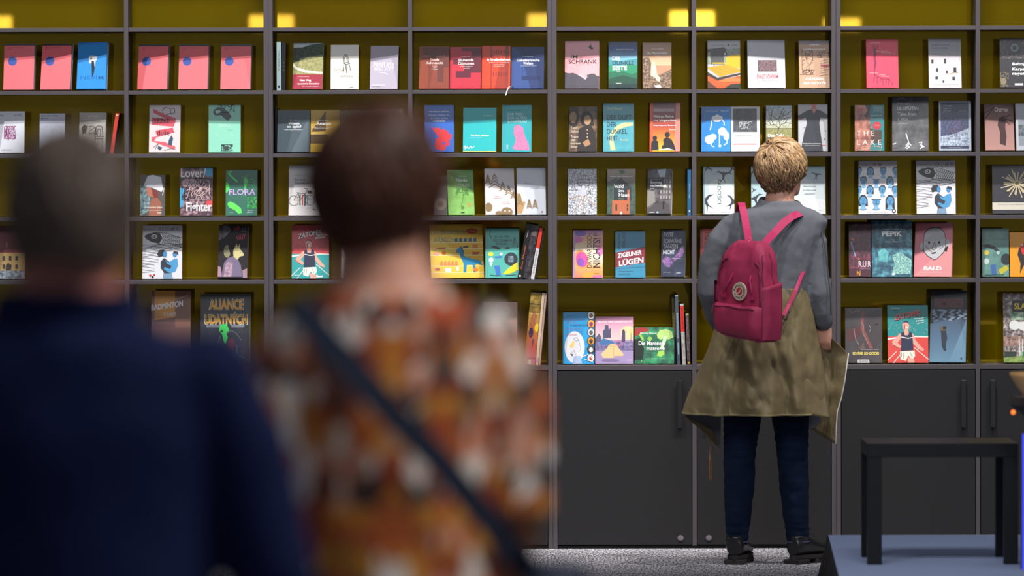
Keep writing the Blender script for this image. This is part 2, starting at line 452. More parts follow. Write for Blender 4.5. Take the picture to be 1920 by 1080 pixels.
# ------------------------------------------------------------------ bookcases
m_frame = mat('charcoal_laminate', '#474246', .5, spec=.4, bump=.08, bump_scale=900)
m_door = mat('charcoal_door', '#1d1c1e', .6, spec=.3, bump=.1, bump_scale=900)
m_handle = mat('black_handle', '#17171a', .45)
m_dark = mat('black_gap', '#121214', .8)
def back_mat():
    M = bpy.data.materials.new('yellow_glossy_panel'); M.use_nodes = True
    nt = M.node_tree; b = nt.nodes['Principled BSDF']
    b.inputs['Metallic'].default_value = .45; b.inputs['Roughness'].default_value = .016
    tc = nt.nodes.new('ShaderNodeTexCoord')
    n = nt.nodes.new('ShaderNodeTexNoise'); n.inputs['Scale'].default_value = 2.2; n.inputs['Detail'].default_value = 2
    nt.links.new(tc.outputs['Object'], n.inputs['Vector'])
    mx = nt.nodes.new('ShaderNodeMix'); mx.data_type = 'RGBA'
    mx.inputs[6].default_value = (*lin('#bd9300'), 1); mx.inputs[7].default_value = (*lin('#dcbc00'), 1)  # broad yellow shifts paint the hall's uneven reflected glow into the colour
    nt.links.new(n.outputs[0], mx.inputs[0]); nt.links.new(mx.outputs[2], b.inputs['Base Color'])
    return M
m_back = back_mat()
SH = [at(960, y, 0).z for y in (50.5, 168.5, 287, 405.5, 524, 685.5)]     # shelf tops
ZTOP = at(960, -185, 0).z
DEP = .27
XU0 = (504 - 960) / 450
UW = (1036 - 504) / 450
def cyl_y(bm, x, y0, y1, z, r, n=16):
    rings(bm, [((x, y0, z), (r, 0, 0), (0, 0, r)), ((x, y1, z), (r, 0, 0), (0, 0, r))], n)
def bookcase(k, label):
    x0 = XU0 + UW * k + .0005; x1 = x0 + UW - .001; xm = (x0 + x1) / 2
    t = thing('bookcase', label, 'bookcase', (xm, DEP / 2, 0), 'bookcases along the back wall')
    def pt(name, bm, m, parent=t):
        o = obj(name, bm, m, parent); o.location = Vector((0, 0, 0)) if parent is not t else -Vector(t.location)
        return o
    th = .0185
    for a, b in ((x0, x0 + th), (x1 - th, x1)): pt('side_panel', B_(a, b, 0, DEP, .0, ZTOP, bev=.0008), m_frame)
    pt('divider', B_(xm - .009, xm + .009, .0, DEP - .006, .012, ZTOP - .019, bev=.0008), m_frame)
    pt('top_board', B_(x0 + th, x1 - th, 0, DEP, ZTOP - .018, ZTOP, bev=.0008), m_frame)
    pt('back_panel', B_(x0 + th, x1 - th, DEP - .005, DEP - .0005, SH[-1] - .012, ZTOP - .019), m_back)
    pt('plinth', B_(x0 + th, x1 - th, .012, DEP - .01, .0, .0115), m_dark)
    for a, b in ((x0 + th, xm - .009), (xm + .009, x1 - th)):
        for z in [at(960, -68, 0).z] + SH:
            tt = .0165 if z != SH[-1] else .019
            pt('shelf', B_(a, b, .0005, DEP - .006, z - tt, z, bev=.0008), m_frame)
        left = a < xm - .1
        d = pt('door', B_(a + .003, b - .003, .001, .019, .016, SH[-1] - .024, bev=.0008), m_door)
        hx = (b - .052) if left else (a + .052)
        hb = B_(hx - .011, hx + .011, -.022, -.012, SH[-1] - .262, SH[-1] - .064, bev=.002)
        box(hb, hx - .008, hx + .008, -.0125, .001, SH[-1] - .255, SH[-1] - .235); box(hb, hx - .008, hx + .008, -.0125, .001, SH[-1] - .09, SH[-1] - .07)
        h = obj('handle', hb, m_handle, d)
        cb = bmesh.new(); cx = (b - .05) if left else (a + .05)
        cyl_y(cb, cx, -.003, .001, .044, .0125); cyl_y(cb, cx, -.0055, -.003, .044, .009); cyl_y(cb, cx, -.0062, -.0055, .044, .003)
        obj('cover_cap', cb, mat('grey_plastic_cap', '#6d666c', .5), d)
    return t
bookcase(-1, 'charcoal bookcase with yellow back, leftmost, behind the man in navy')
bookcase(0, 'charcoal bookcase with yellow back behind the woman in the patterned blouse')
bookcase(1, 'charcoal bookcase with yellow back facing the backpack wearer, cover caps on its doors')
bookcase(2, 'charcoal bookcase with yellow back, rightmost, behind the black side table')

# ------------------------------------------------------------------ hall lamps; the yellow panels mirror them
m_lampbox = mat('lamp_housing', '#202022', .6)
def glow(name, color, strength):
    M = bpy.data.materials.new(name); M.use_nodes = True; b = M.node_tree.nodes['Principled BSDF']
    b.inputs['Base Color'].default_value = (*lin(color), 1); b.inputs['Emission Color'].default_value = (*lin(color), 1); b.inputs['Emission Strength'].default_value = strength
    return M
m_lampglow = glow('lamp_glow', '#fff2d8', 9)
YL = -14.0
for i, (xa, xb, ya, yb, s, lab) in enumerate(((-40, 22, 31, 56, 0, 'far left'), (468, 550, 29, 56, 0, 'second from left'), (990, 1030, 27, 56, 0, 'narrow middle'), (1257, 1338, 22, 56, 1, 'brightest, right of middle'), (1545, 1612, 35, 56, 0, 'far right'))):
    a = at(xa, ya, 2 * DEP - YL); b = at(xb, yb, 2 * DEP - YL)
    x0, x1, z1, z0 = a.x, b.x, a.z, b.z
    t = thing('pendant_lamp', 'square pendant lamp above the hall, mirrored in the yellow panels, ' + lab, 'lamp', ((x0 + x1) / 2, YL, z0), 'hall lamps mirrored in the bookcase backs')
    w = (x1 - x0) / 2; h = z1 - z0
    bm = B_(-w - .02, w + .02, -.12, -.004, -.02, h + .02, bev=.004)
    obj('lamp_housing', bm, m_lampbox, t)
    obj('diffuser', B_(-w, w, -.004, .004, 0, h), m_lampglow if s else glow('lamp_glow_dim', '#fff2d8', 4.5), t)
    obj('cable', B_(-.005, .005, -.06, -.05, h + .02, 3.2), m_lampbox, t)
# ------------------------------------------------------------------ books
m_pages = mat('book_pages', '#d9d4c8', .85, noise_amt=.12, noise_scale=300)
m_clear = mat('clear_acrylic', '#ffffff', .04, Transmission_Weight=1.0, IOR=1.3)
def row_of(yb):
    return min(range(6), key=lambda i: abs([50, 168, 287, 405, 524, 684][i] - yb))
def cover_mesh(W, D, Hh, side=None):
    bm = bmesh.new(); c = .0022
    box(bm, 0, W, 0, c, 0, Hh); box(bm, 0, W, D - c, D, 0, Hh); box(bm, 0, c, c, D - c, 0, Hh)
    return bm
def book(x0, x1, yt, yb, psi, t, base, label, art, cover=None, Y=.05, lean=11, easel=True, group=None, roll=0):
    i = row_of(yb)
    psi = R_(psi); th = R_(lean)
    s = F / (26 + Y)
    W = (x1 - x0) / s / math.cos(psi)
    zb = SH[i] + .0024 + t * math.sin(th)
    p0 = at(x0, yb, Y); 
    Hh = (at(x0, yt, Y).z - zb) / math.cos(th)
    right = Vector((math.cos(psi), -math.sin(psi), 0))
    up = Vector((math.sin(psi) * math.sin(th), math.cos(psi) * math.sin(th), math.cos(th)))
    if roll:
        q = Matrix.Rotation(R_(roll), 3, Vector((0, 1, 0))); right = q @ right; up = q @ up
    inn = up.cross(right)
    y0 = Y + (W * math.sin(psi) if psi > 0 else 0) * .6 - (0 if psi >= 0 else W * math.sin(psi) * -.0)
    if psi < 0: y0 = Y - .0
    M = Matrix((right, inn, up)).transposed().to_4x4(); M.translation = Vector((p0.x, y0, zb))
    o = thing('book', label, 'book', (0, 0, 0), group or ROWS[i])
    o.matrix_world = M
    cov = obj('cover', cover_mesh(W, t, Hh), mat('cover_' + (cover or base).strip('#'), cover or base, .4), o)
    obj('pages', B_(.0025, W - .002, .0025, t - .0025, .002, Hh - .002), m_pages, o)
    print_mesh('front_print', art, W, Hh, base, o)
    if easel:
        Me = Matrix.Rotation(-psi, 4, 'Z'); Me.translation = Vector((p0.x, y0, SH[i]))
        w = min(.075, W * .55); xc = W * (.5 + random.Random(int(x0)).uniform(-.12, .12))
        bm = bmesh.new(); f0 = t * math.sin(th) * math.tan(th) * 0
        box(bm, xc - w / 2, xc + w / 2, -.006, .062 + t, .0003, .0019)
        box(bm, xc - w / 2, xc + w / 2, -.0075, -.006, .0003, .013, bev=.0004)
        st = obj('book_easel', bm, m_clear); st.matrix_world = Me
        ws_ = label.replace(',', '').split(); short = ' '.join(ws_[:11])
        while short.split()[-1] in ('a', 'an', 'the', 'of', 'and', 'in', 'on', 'with', 'above', 'its', 'white', 'large', 'beside', 'small', 'short', 'dark', 'bare', 'black', 'teal', 'third', 'second', 'fourth', 'from', 'blonde'): short = short.rsplit(' ', 1)[0]
        bmp = bmesh.new()
        # raking back plate that the book leans on
        yb_ = t / math.cos(th) + .0025; tz = math.tan(th)
        hh = Hh * .62
        v = []
        for xx in (xc - w / 2, xc + w / 2):
            for yy, zz in ((yb_ + .002 * tz, .002), (yb_ + hh * tz, hh), (yb_ + .0016 + hh * tz, hh), (yb_ + .0016 + .002 * tz, .002)):
                v.append(bmp.verts.new((xx, yy, zz)))
        bmp.faces.new(v[0:4][::-1]); bmp.faces.new(v[4:8])
        for a in range(4): bmp.faces.new((v[a], v[(a + 1) % 4], v[4 + (a + 1) % 4], v[4 + a]))
        obj('back_plate', bmp, m_clear, st)
        tag(st, 'clear acrylic easel under the ' + short, 'book stand', 'clear book easels')
    return o
def spine(xb, w, yt, yb, roll, depth, base, label, art, cover=None, Y=.03, sideart=None):
    """a book standing spine outwards; roll leans its top to the right"""
    i = row_of(yb); s = F / (26 + Y)
    W = w / s
    p0 = at(xb, yb, Y)
    a = R_(roll)
    zl = SH[i] + .0004 + (W * math.sin(a) if a > 0 else 0)
    Hh = (at(xb, yt, Y).z - zl) / math.cos(a)
    M = Matrix.Rotation(a, 4, 'Y'); M.translation = Vector((p0.x, Y, zl))
    o = thing('book', label, 'book', (0, 0, 0), ROWS[i]); o.matrix_world = M
    bm = bmesh.new(); c = min(.002, W * .2)
    box(bm, 0, c, 0, depth, 0, Hh); box(bm, W - c, W, 0, depth, 0, Hh); box(bm, c, W - c, 0, c, 0, Hh)
    obj('cover', bm, mat('cover_' + (cover or base).strip('#'), cover or base, .4), o)
    obj('pages', B_(c + .0002, W - c - .0002, c + .0003, depth - .003, .002, Hh - .002), m_pages, o)
    print_mesh('spine_print', art, W, Hh, base, o)
    return o
ROWS = ['', 'books on the top display shelf', 'books on the second display shelf', 'books on the third display shelf', 'books on the fourth display shelf', 'books on the lowest display shelf']
W_, K_ = '#f2f0ee', '#1c1b20'
# ---- first row
def pink(x0, x1, yt, psi, lab):
    book(x0, x1, yt, 168, psi, .017, '#4b4449', lab, [Rc(0, .045, .965, 1, '#ee6f77'), E(.27, .38, .145, .098, '#3a56a4'), T('Milan Tomáš Smetana', .1, .07, .62, .09, '#5b2f3a'), T('Úžeh', .1, .11, .24, .128, '#5b2f3a')], cover='#4b4449')
pink(6, 65, 82, 4, 'salmon blue-dotted book at the left end of the top display shelf')
pink(75, 133, 82, 12, 'salmon blue-dotted book next to the thick bright blue book')
pink(257, 315, 83, 9, 'salmon blue-dotted book, leftmost of three in the second compartment')
pink(334, 391, 83, 6, 'salmon blue-dotted book, middle of three in the second compartment')
pink(413, 471, 83, 5, 'salmon blue-dotted book, rightmost of three beside the double upright')
book(143, 198, 79, 168, 10, .032, '#2b8fe0', 'thick bright blue book with a white crumpled shape', [P([(.38, .3), (.5, .28), (.66, .3), (.66, .38), (.62, .4), (.6, .55), (.52, .55), (.48, .44), (.4, .46)], '#d8dce2'), P([(.48, .4), (.56, .4), (.6, .55), (.56, .74), (.52, .74), (.5, .6)], '#20262e'), P([(.42, .34), (.5, .33), (.47, .38)], '#444'), T('NEVÍM', .12, .70, .92, .80, '#1b6cb4', .01)])
spine(519, 8, 78, 168, 0, .13, '#a9c4c6', 'pale teal spine outwards beside the double upright on the top display shelf', [T('PANENKA', .3, .2, .7, .6, '#5a6a70', 0, -90), Rc(.3, .9, .7, .95, '#334')])
spine(527.4, 7, 80, 168, 1, .14, '#1e1e22', 'black spine outwards beside a pale teal spine', [T('...', .3, .4, .7, .6, '#444', 0, -90)])
book(548, 604, 81, 168, 8, .016, '#7d8c62', 'book with a hill landscape above a crimson band', [G(0, 0, 1, .12, ['#b8ccd8', '#dfe6e6']), NP([(0, .1), (.3, .09), (.6, .03), (1, .0), (1, .32), (.5, .34), (0, .46)], '#25332c', '#4f604a', 90), NP([(0, .44), (.5, .3), (1, .3), (1, .7), (0, .7)], '#7c8450', '#b4ab74', 80), PP([[(0, .44), (.12, .52), (.4, .58), (1, .63), (1, .67), (.4, .64), (.1, .57), (0, .5)]], '#e4ddcf'), Rc(0, .68, 1, 1, '#a53346'), T('Wolfgang Schwarz', .16, .72, .55, .74, '#fff'), T('Mein Weg', .24, .785, .62, .84, '#fff', .04), T('zu unseren Deutschen', .17, .86, .9, .9, '#fff', .03), T('Erinnerungen', .35, .93, .9, .95, '#fff')])
book(620, 672, 84, 168, 1, .014, '#e9e5dc', 'cream book with a thin bentwood chair drawing', [chair_art(.56, .42, .2, '#2c2a2a'), T('Evropa', .12, .53, .5, .62, '#9a8a78'), T('ve Svatém Jiří', .4, .62, .78, .655, '#9a8a78'), T('AMERIKA', .35, .69, .8, .74, '#555'), T('JAKUB ŠTROUF', .28, .76, .82, .775, '#777'), L([(.16, .84), (.78, .84)], .006, '#aaa'), L([(.66, .98), (.76, .95), (.84, .97)], .018, '#333')])
book(693, 745, 86, 168, 8, .012, '#b9b1c2', 'lilac grey book with embossed silver letters', [T('FANTASY', .12, .38, .88, .5, '#f4f2f4', -.01), T('BIG JOY', .16, .5, .86, .59, '#e6e2ea', -.01), LL([[(.14, .42), (.3, .4), (.5, .43)], [(.3, .61), (.55, .63), (.66, .67)]], .012, '#fff'), Rc(.08, .9, .55, .912, '#f2f0f2'), Rc(.08, .935, .4, .945, '#77707a')])
book(785, 841, 87, 168, 6, .018, '#8b4130', 'rust brown book with shaded stair shapes', [P([(.05, .02), (1, .02), (1, .5), (.82, .5), (.82, .84), (.62, .84), (.62, .3), (.2, .2)], '#6a3730'), P([(.0, .24), (.15, .24), (.3, .5), (.3, 1), (0, 1)], '#a04c34'), T('Jana Kůrná & Radana Bergmanová', .14, .21, .86, .235, '#eee'), T('Totale', .36, .28, .66, .34, '#f4eeea', .01), T('Sehnsucht', .25, .36, .8, .42, '#f4eeea', .01), T('Erotische', .44, .455, .6, .475, '#eee'), T('Texte', .46, .49, .58, .51, '#eee'), T('in Auswahl', .42, .525, .62, .55, '#eee')])
book(843, 901, 88, 168, 5, .018, '#c22c40', 'crimson book with dark battlement shapes', [P([(.38, .02), (1, .02), (1, .62), (.68, .62), (.68, .74), (.2, .74), (.2, .58), (.46, .58), (.46, .42), (.1, .42), (.1, .3), (.7, .22), (.7, .1), (.38, .1)], '#611c30'), T('Ondřej Cikán', .36, .22, .66, .245, '#eee'), T('Blühende', .28, .28, .76, .345, '#f4eeee', .015), T('Dämonen', .27, .36, .78, .43, '#f4eeee', .015), T('Romantik der Moderne', .32, .455, .74, .475, '#eee'), T('und mehr', .44, .5, .64, .52, '#eee')])
book(903, 956, 86, 168, 4, .018, '#e2401c', 'orange red book with dark vertical stripes', [Rc(.3, 0, .36, 1, '#a03020'), P([(.46, 1), (.62, .45), (.95, .45), (.95, 1)], '#a2301c'), Rc(.82, 0, .95, 1, '#8e2c22'), LL([[(.42 + .09 * i, .1), (.42 + .09 * i, .17)] for i in range(6)], .035, '#74241c'), LL([[(.42 + .09 * i, .62), (.42 + .09 * i, .71)] for i in range(6)], .035, '#74241c'), T('Egon Bondy', .45, .22, .72, .245, '#fff'), T('In Straßenbahnen', .18, .29, 1, .35, '#fff', .015), T('Gedichte eines jungen Mannes', .24, .38, .98, .395, '#fff'), T('und zwei', .42, .43, .78, .445, '#fff'), T('Jahrzehnte', .42, .47, .78, .485, '#fff')])
bk = book(958, 1019, 88, 168, 7, .02, '#36508c', 'navy blue book with a white ribbon hanging over the shelf edge', [P([(.0, 0), (1, 0), (1, 1), (.6, 1), (.25, .1)], '#2b3c6e'), LL([[(.34, .0), (.34, .8)], [(.6, 0), (.6, .8)]], .012, '#22305c'), Rc(.34, .7, .9, .8, '#263260'), T('Tereza Semotamová', .34, .21, .66, .235, '#fff'), T('Geheimnisvolle', .16, .285, .86, .35, '#fff', .02), T('Welten', .36, .365, .66, .425, '#fff', .02), T('Erzählungen und Gedichte', .28, .45, .78, .465, '#fff')])
rb = bmesh.new()
bx = .002; pts = [(.01, .001, .008), (.002, -.045, .0), (-.003, -.062, -.008), (-.010, -.062, -.028), (-.014, -.060, -.042)]
prev = None
for x, y, z in pts:
    cur = (rb.verts.new((x - .0022, y, z)), rb.verts.new((x + .0022, y, z + .0005)))
    if prev: rb.faces.new((prev[0], prev[1], cur[1], cur[0]))
    prev = cur
o = obj('ribbon', rb, mat('white_ribbon', '#f4f2f0', .6), bk); o['label'] = 'white ribbon bookmark'
book(1059, 1123, 77, 167, 3, .018, '#f0a6ae', 'pink book with a black falling figure above dark rocks', [P([(0, .66), (.12, .68), (.24, .67), (.34, .7), (.46, .75), (.6, .82), (.66, .76), (.64, .72), (.76, .69), (.86, .69), (.92, .73), (1, .74), (1, 1), (0, 1)], '#4a4550'), LL([[(.4, .7), (.55, .76), (.6, .8)]], .012, '#fff'), P([(.68, .13), (.75, .08), (.8, .14), (.84, .13), (.82, .17), (.76, .18), (.72, .15)], '#222'), L([(.74, .1), (.76, .05)], .012, '#222'), T('IM', .17, .29, .37, .37, '#2e1c26', .02), T('TEREZA', .4, .3, .62, .33, '#d06a78'), T('SEMOTAMOVÁ', .4, .345, .84, .37, '#d06a78'), T('SCHRANK', .1, .39, .94, .48, '#2e1c26', .02), T('Aus dem Tschechischen von Martina Lisa', .3, .495, .8, .505, '#a66')])
book(1141, 1195, 78, 167, 2, .018, '#20407a', 'blue to green banded book with a large white title', [G(0, 0, 1, .5, ['#1c3460', '#20539a', '#7fb6d4', '#4a9ba8']), P([(0, .38), (.4, .42), (1, .36), (1, .6), (0, .6)], '#3a8f98'), P([(0, .5), (.3, .55), (.7, .48), (1, .52), (1, .75), (0, .75)], '#1c8a60'), P([(0, .66), (.4, .62), (.8, .7), (1, .66), (1, 1), (0, 1)], '#17694a'), P([(0, .8), (.5, .72), (1, .8), (1, 1), (0, 1)], '#104632'), Rc(0, .9, 1, 1, '#0c2c2c'), T('MARKÉTA PILÁTOVÁ', .26, .15, .88, .185, W_, .02), T('DIE', .13, .31, .4, .4, W_, .04), T('DUNKLE', .14, .415, .88, .5, '#24344e', .03), T('SEITE', .13, .52, .64, .61, W_, .04), Rc(.26, .645, .42, .655, W_), Rc(.26, .89, .44, .905, W_)])
book(1205, 1259, 80, 167, 1, .018, '#b98a6c', 'sepia book with pale figures in a field', [G(0, 0, 1, .5, ['#a47f68', '#c89a78', '#dcb48e']), NP([(0, .34), (.22, .32), (.35, .5), (.4, .66), (.55, .72), (1, .58), (1, 1), (0, 1)], '#3c2a24', '#a98a6c', 120, '#6e543f'), P([(.3, .48), (.38, .44), (.46, .52), (.5, .7), (.62, .78), (.6, .86), (.5, .84), (.42, .76), (.28, .72)], '#f0dcb4'), E(.37, .45, .06, .04, '#e8cfa6'), T('Tilman Eiselein', .3, .12, .72, .15, '#fff', .01), T('Die Pflanzendiebin', .16, .2, .86, .255, '#fff', .03), T('Roman', .44, .28, .6, .3, '#fff'), P([(.4, .94), (.6, .93), (.66, .98), (.45, .98)], '#f4f4f4')])
book(1327, 1388, 76, 167, 1, .014, '#b9bcc0', 'book with a yellow terrace over orange boards', [NP([(0, .24), (.1, .2), (1, .16), (1, .5), (0, .5)], '#6a7a70', '#a8b4a4', 60), P([(0, .18), (.5, .14), (.6, .2), (.52, .24), (.5, .5), (.1, .5), (.08, .24), (0, .26)], '#4c4a4c'), P([(.56, .36), (.72, .3), (1, .28), (1, .58), (.56, .54)], '#d8ae10'), E(.53, .28, .07, .05, '#222'), E(.53, .28, .035, .026, '#ddd'), Rc(.14, .46, .54, .49, '#c9a010'), LL([[(.2, .49), (.2, .54)], [(.5, .49), (.5, .54)]], .02, '#333'), P([(0, .56), (.56, .5), (1, .6), (1, .66), (.36, .76), (0, .58)], '#c49a18'), LL([[(.1, .58), (.5, .72)], [(.26, .56), (.7, .69)], [(.42, .54), (.88, .66)]], .008, '#8a6c10'), P([(0, .66), (.3, .78), (1, .68), (1, .72), (.3, .84), (0, .74)], '#3a2a18'), P([(0, .74), (.3, .84), (1, .74), (1, 1), (0, 1)], '#d4551c'), P([(.3, .86), (.7, .78), (1, .8), (1, .86)], '#f07838'), P([(.5, 1), (.7, .92), (1, .9), (1, 1)], '#282018'), P([(0, .84), (.2, .95), (.3, 1), (0, 1)], '#5a2c18'), T('Radka Denemarková', .1, .09, .54, .105, '#333'), E(.64, .095, .03, .02, '#333'), T('WIESER', .74, .085, .92, .11, '#333')])
book(1403, 1473, 75, 167, -4, .02, '#cfd0d6', 'light grey linen book with a small dark picture', [Rc(.27, .42, .78, .66, '#564048'), N(.29, .43, .76, .65, '#4a343c', '#8a6c70', 160), T('EVALD SCHORM', .24, .72, .8, .81, '#c23a40', .03), T('SÁM SOBĚ ZŮSTÁVÁM', .24, .84, .8, .86, '#555'), P([(.4, .93), (.5, .92), (.44, .96)], '#fff')])
book(1499, 1556, 76, 167, -2, .015, '#c9a184', 'tan book with black line figures and stacked books', [Rc(0, 0, 1, .08, '#8d8684'), S(.1, .2, .45, .7, 16, .014, '#4a3630', 3), E(.28, .32, .06, .05, '#a87a5c'), S(.62, .2, .98, .36, 7, .014, '#4a3630', 4), LL([[(.7, .44 + .05 * i), (.98, .4 + .052 * i)] for i in range(7)], .014, '#5a4036'), P([(.72, .5), (.98, .52), (.98, .57), (.72, .55)], '#9a3c44'), S(.02, .62, .5, .72, 6, .014, '#4a3630', 8), T('BARBORA', .36, .07, .68, .11, '#fff', .03), T('UHRMANOVÁ', .14, .16, .88, .205, '#fff', .05), T('A SÍ POŘÁD', .2, .77, .8, .83, '#fff', .06), T('KDO TO TLUČE', .14, .86, .88, .925, '#fff', .06)])
book(1625, 1685, 73, 165, -1, .014, '#ee4460', 'coral red book with a dark purple twisting tree', [P([(.2, .08), (.26, .2), (.28, .1), (.3, .22), (.4, .08), (.32, .26), (.3, .4), (.32, .5), (.28, .62), (.26, .7), (.28, .76), (.22, .72), (.24, .6), (.24, .48), (.22, .4), (.24, .26)], '#8a1f4c'), LL([[(.24, .7), (.3, .76), (.5, .82), (.7, .82), (.8, .9), (.82, .95)], [(.27, .74), (.24, .8), (.22, .88)], [(.34, .78), (.32, .86), (.36, .92)], [(.44, .8), (.42, .88)], [(.52, .82), (.5, .9), (.54, .95)], [(.62, .82), (.6, .92)], [(.7, .82), (.68, .94)]], .022, '#8a1f4c'), T('Tereza Semotamová', .12, .07, .44, .085, '#fff'), T('Tysiąc lotów nad', .3, .24, .66, .26, '#fff', .01), T('mapą nieba', .46, .27, .78, .285, '#fff', .01), T('bez gwiazd', .58, .3, .9, .315, '#fff', .01), T('(fragment)', .1, .69, .36, .705, '#fff'), T('na dwoje', .4, .73, .6, .745, '#fff'), T('skrzydeł', .5, .76, .72, .775, '#fff')])
book(1742, 1803, 72, 165, -1, .014, '#d9d0d4', 'pale book showing a white house front with small windows', [G(0, 0, 1, .5, ['#9a9ca6', '#aaa8b0', '#d9d0d4']), PP([[(u, v), (u + w, v), (u + w, v + h), (u, v + h)] for u, v, w, h in [(.08, .43, .07, .08), (.47, .41, .07, .1), (.22, .6, .07, .08), (.53, .65, .05, .06), (.76, .59, .09, .11), (.2, .77, .08, .06), (.72, .78, .08, .07), (.42, .85, .05, .05)]], '#3a3034'), LL([[(.72, .7), (.9, .7)], [(.55, .73), (.72, .71)]], .02, '#b89a7c'), T('EVERYTHING', .1, .12, .66, .155, '#55525c', -.005), T('INDICATES', .1, .18, .6, .215, '#55525c', -.005), T('JONÁŠ HÁJEK', .1, .31, .48, .325, '#666'), L([(.1, .94), (.9, .94)], .006, '#888')])
book(1875, 1937, 71, 165, 2, .02, '#2c2b30', 'black book with coins and metal objects, right edge of the top display shelf', [N(0, .04, 1, .42, '#1c1a1e', '#6a7078', 50, '#4a3a34'), E(.45, .2, .2, .14, '#39424c'), E(.45, .2, .12, .08, '#8a96a0'), E(.45, .2, .07, .05, '#39424c'), E(.1, .88, .1, .07, '#8a7c60'), S(.02, .7, .25, .98, 8, .02, '#8a7c60', 3), T('Baltojoje', .38, .5, .95, .57, '#fff', .03), T('Karpatų', .38, .6, .9, .67, '#fff', .03), T('ragotas', .38, .7, .9, .77, '#fff', .03), Rc(.45, .92, .7, .96, '#ddd')])
# ---- second row
book(-12, 45, 209, 287, 2, .014, '#d5d8e2', 'white book with a magenta scribble, left end of the second display shelf', [S(.34, .36, .72, .66, 26, .02, '#b0508e', 2, .06), LL([[(.36 + .035 * i, .4 + .02 * math.sin(i * 9)), (.35 + .036 * i, .66 + .04 * math.sin(i * 5))] for i in range(11)], .014, '#7a3a72'), T('Někdo', .05, .07, .3, .11, '#333'), T('ne SDR', .66, .07, .9, .11, '#333'), T('nemoci', .26, .9, .6, .95, '#444', -.005), L([(.3, .975), (.75, .975)], .006, '#888')])
book(74, 121, 213, 287, 0, .014, '#c2c8da', 'pale blue grey book with two short lines of bold type', [T('Lubomír Tichý', .05, .035, .72, .085, '#1c2438', .02), T('Mlčení', .05, .1, .34, .14, '#1c2438', .02), N(.2, .3, .8, .9, '#b4bacc', '#cdd3e2', 30)])
book(147, 197, 211, 287, 6, .016, '#b5b1ab', 'warm grey book with a black chair and figure drawing', [T('Výřezy', .3, .06, .7, .13, '#ece9e4'), T('jizevnatý blues', .14, .15, .86, .19, '#ddd8d0'), T('Aleš Palán', .5, .21, .8, .235, '#444'), P([(.1, .36), (.2, .3), (.3, .36), (.26, .5), (.14, .55), (.1, .46)], '#3a3530'), S(.25, .34, .65, .56, 8, .02, '#4a4540', 5), LL([[(.6, .6), (.62, .38), (.72, .33), (.86, .36), (.9, .6), (.9, .9)], [(.68, .6), (.7, .42), (.8, .42), (.82, .6)], [(.58, .6), (.92, .6)], [(.58, .66), (.9, .66)], [(.62, .6), (.6, .85)]], .022, '#2e2a28')])
spine(206, 6.5, 212, 287, 8.5, .13, '#d8483c', 'red spined black book leaning against the upright', [Rc(.2, .03, .8, .06, '#f8d0c0')], cover='#26242a')
book(279, 337, 197, 287, 3, .018, '#d9cfd0', 'white book with a pink ribbon of lettering and a teapot', [LL([[(.4, .12), (.5, .05), (.66, .07), (.7, .17), (.5, .22), (.42, .16)], [(.7, .08), (.8, .06), (.82, .16), (.7, .2)]], .02, '#3a4450'), P([(.12, .08), (.5, .2), (.86, .28), (.84, .36), (.4, .25), (.12, .16)], '#d8606e'), P([(.08, .26), (.7, .3), (.86, .34), (.78, .46), (.08, .42)], '#cf5264'), P([(.78, .46), (.84, .36), (.7, .62)], '#8a3444'), T('TĚŽKÉ', .14, .27, .64, .38, '#3a1c26', .02), P([(.2, .54), (.76, .48), (.82, .58), (.26, .68)], '#cf5264'), T('duše', .26, .53, .66, .64, '#3a1c26', .01), P([(.08, .68), (.26, .66), (.16, .76), (.5, .78), (.86, .88), (.84, .94), (.4, .84), (.08, .76)], '#d8606e'), P([(.64, .74), (.72, .64), (.78, .7), (.74, .86), (.62, .84)], '#33506a'), P([(.3, .86), (.44, .9), (.36, .96), (.28, .92)], '#33506a'), LL([[(.14, .9), (.3, .82), (.2, .94)], [(.5, .96), (.7, .92), (.86, .94)]], .014, '#3a3440')])
book(391, 451, 197, 287, -1, .016, '#86cfb6', 'mint green book with black crayfish drawings', [P([(.16, .1), (.3, .04), (.46, .06), (.6, .14), (.72, .24), (.6, .34), (.52, .3), (.4, .22), (.2, .22), (.14, .16)], '#2b3a3a'), P([(.2, .12), (.34, .1), (.4, .16), (.24, .18)], '#86cfb6'), S(.28, .0, .8, .16, 10, .018, '#2b3a3a', 6), S(.4, .84, .75, .97, 12, .02, '#2b3a3a', 7), P([(.46, .88), (.6, .86), (.64, .94), (.5, .96)], '#2b3a3a'), T('ŠAMPLY', .32, .4, .68, .46, '#c9e8d6', -.01), T('Jindřich Janíček', .6, .515, .76, .525, '#446'), T('Jan Němec', .6, .54, .76, .55, '#446'), LL([[(.22 + .24 * i, .6 + .06 * (i % 2)), (.28 + .24 * i, .64), (.24 + .24 * i, .66)] for i in range(3)], .01, '#c4e6c8')])
book(519.5, 580, 206, 287, 3, .02, '#44545e', 'slate grey book with a white question as its title', [P([(.44, 1), (.95, .2), (.95, 1)], '#56666e'), T('Antonie Stará', .36, .23, .66, .25, '#fff'), T('Warum', .34, .29, .68, .35, '#fff', .02), T('so spät?', .3, .37, .74, .44, '#fff', .03), T('Erzählungen und Poesie II', .22, .46, .78, .485, '#fff', .02)])
spine(516.2, 3, 202, 287, 0, .14, '#1c2024', 'thin dark spine beside the double upright on the second display shelf', [Rc(.2, .1, .8, .2, '#2a3a40')], Y=.09)
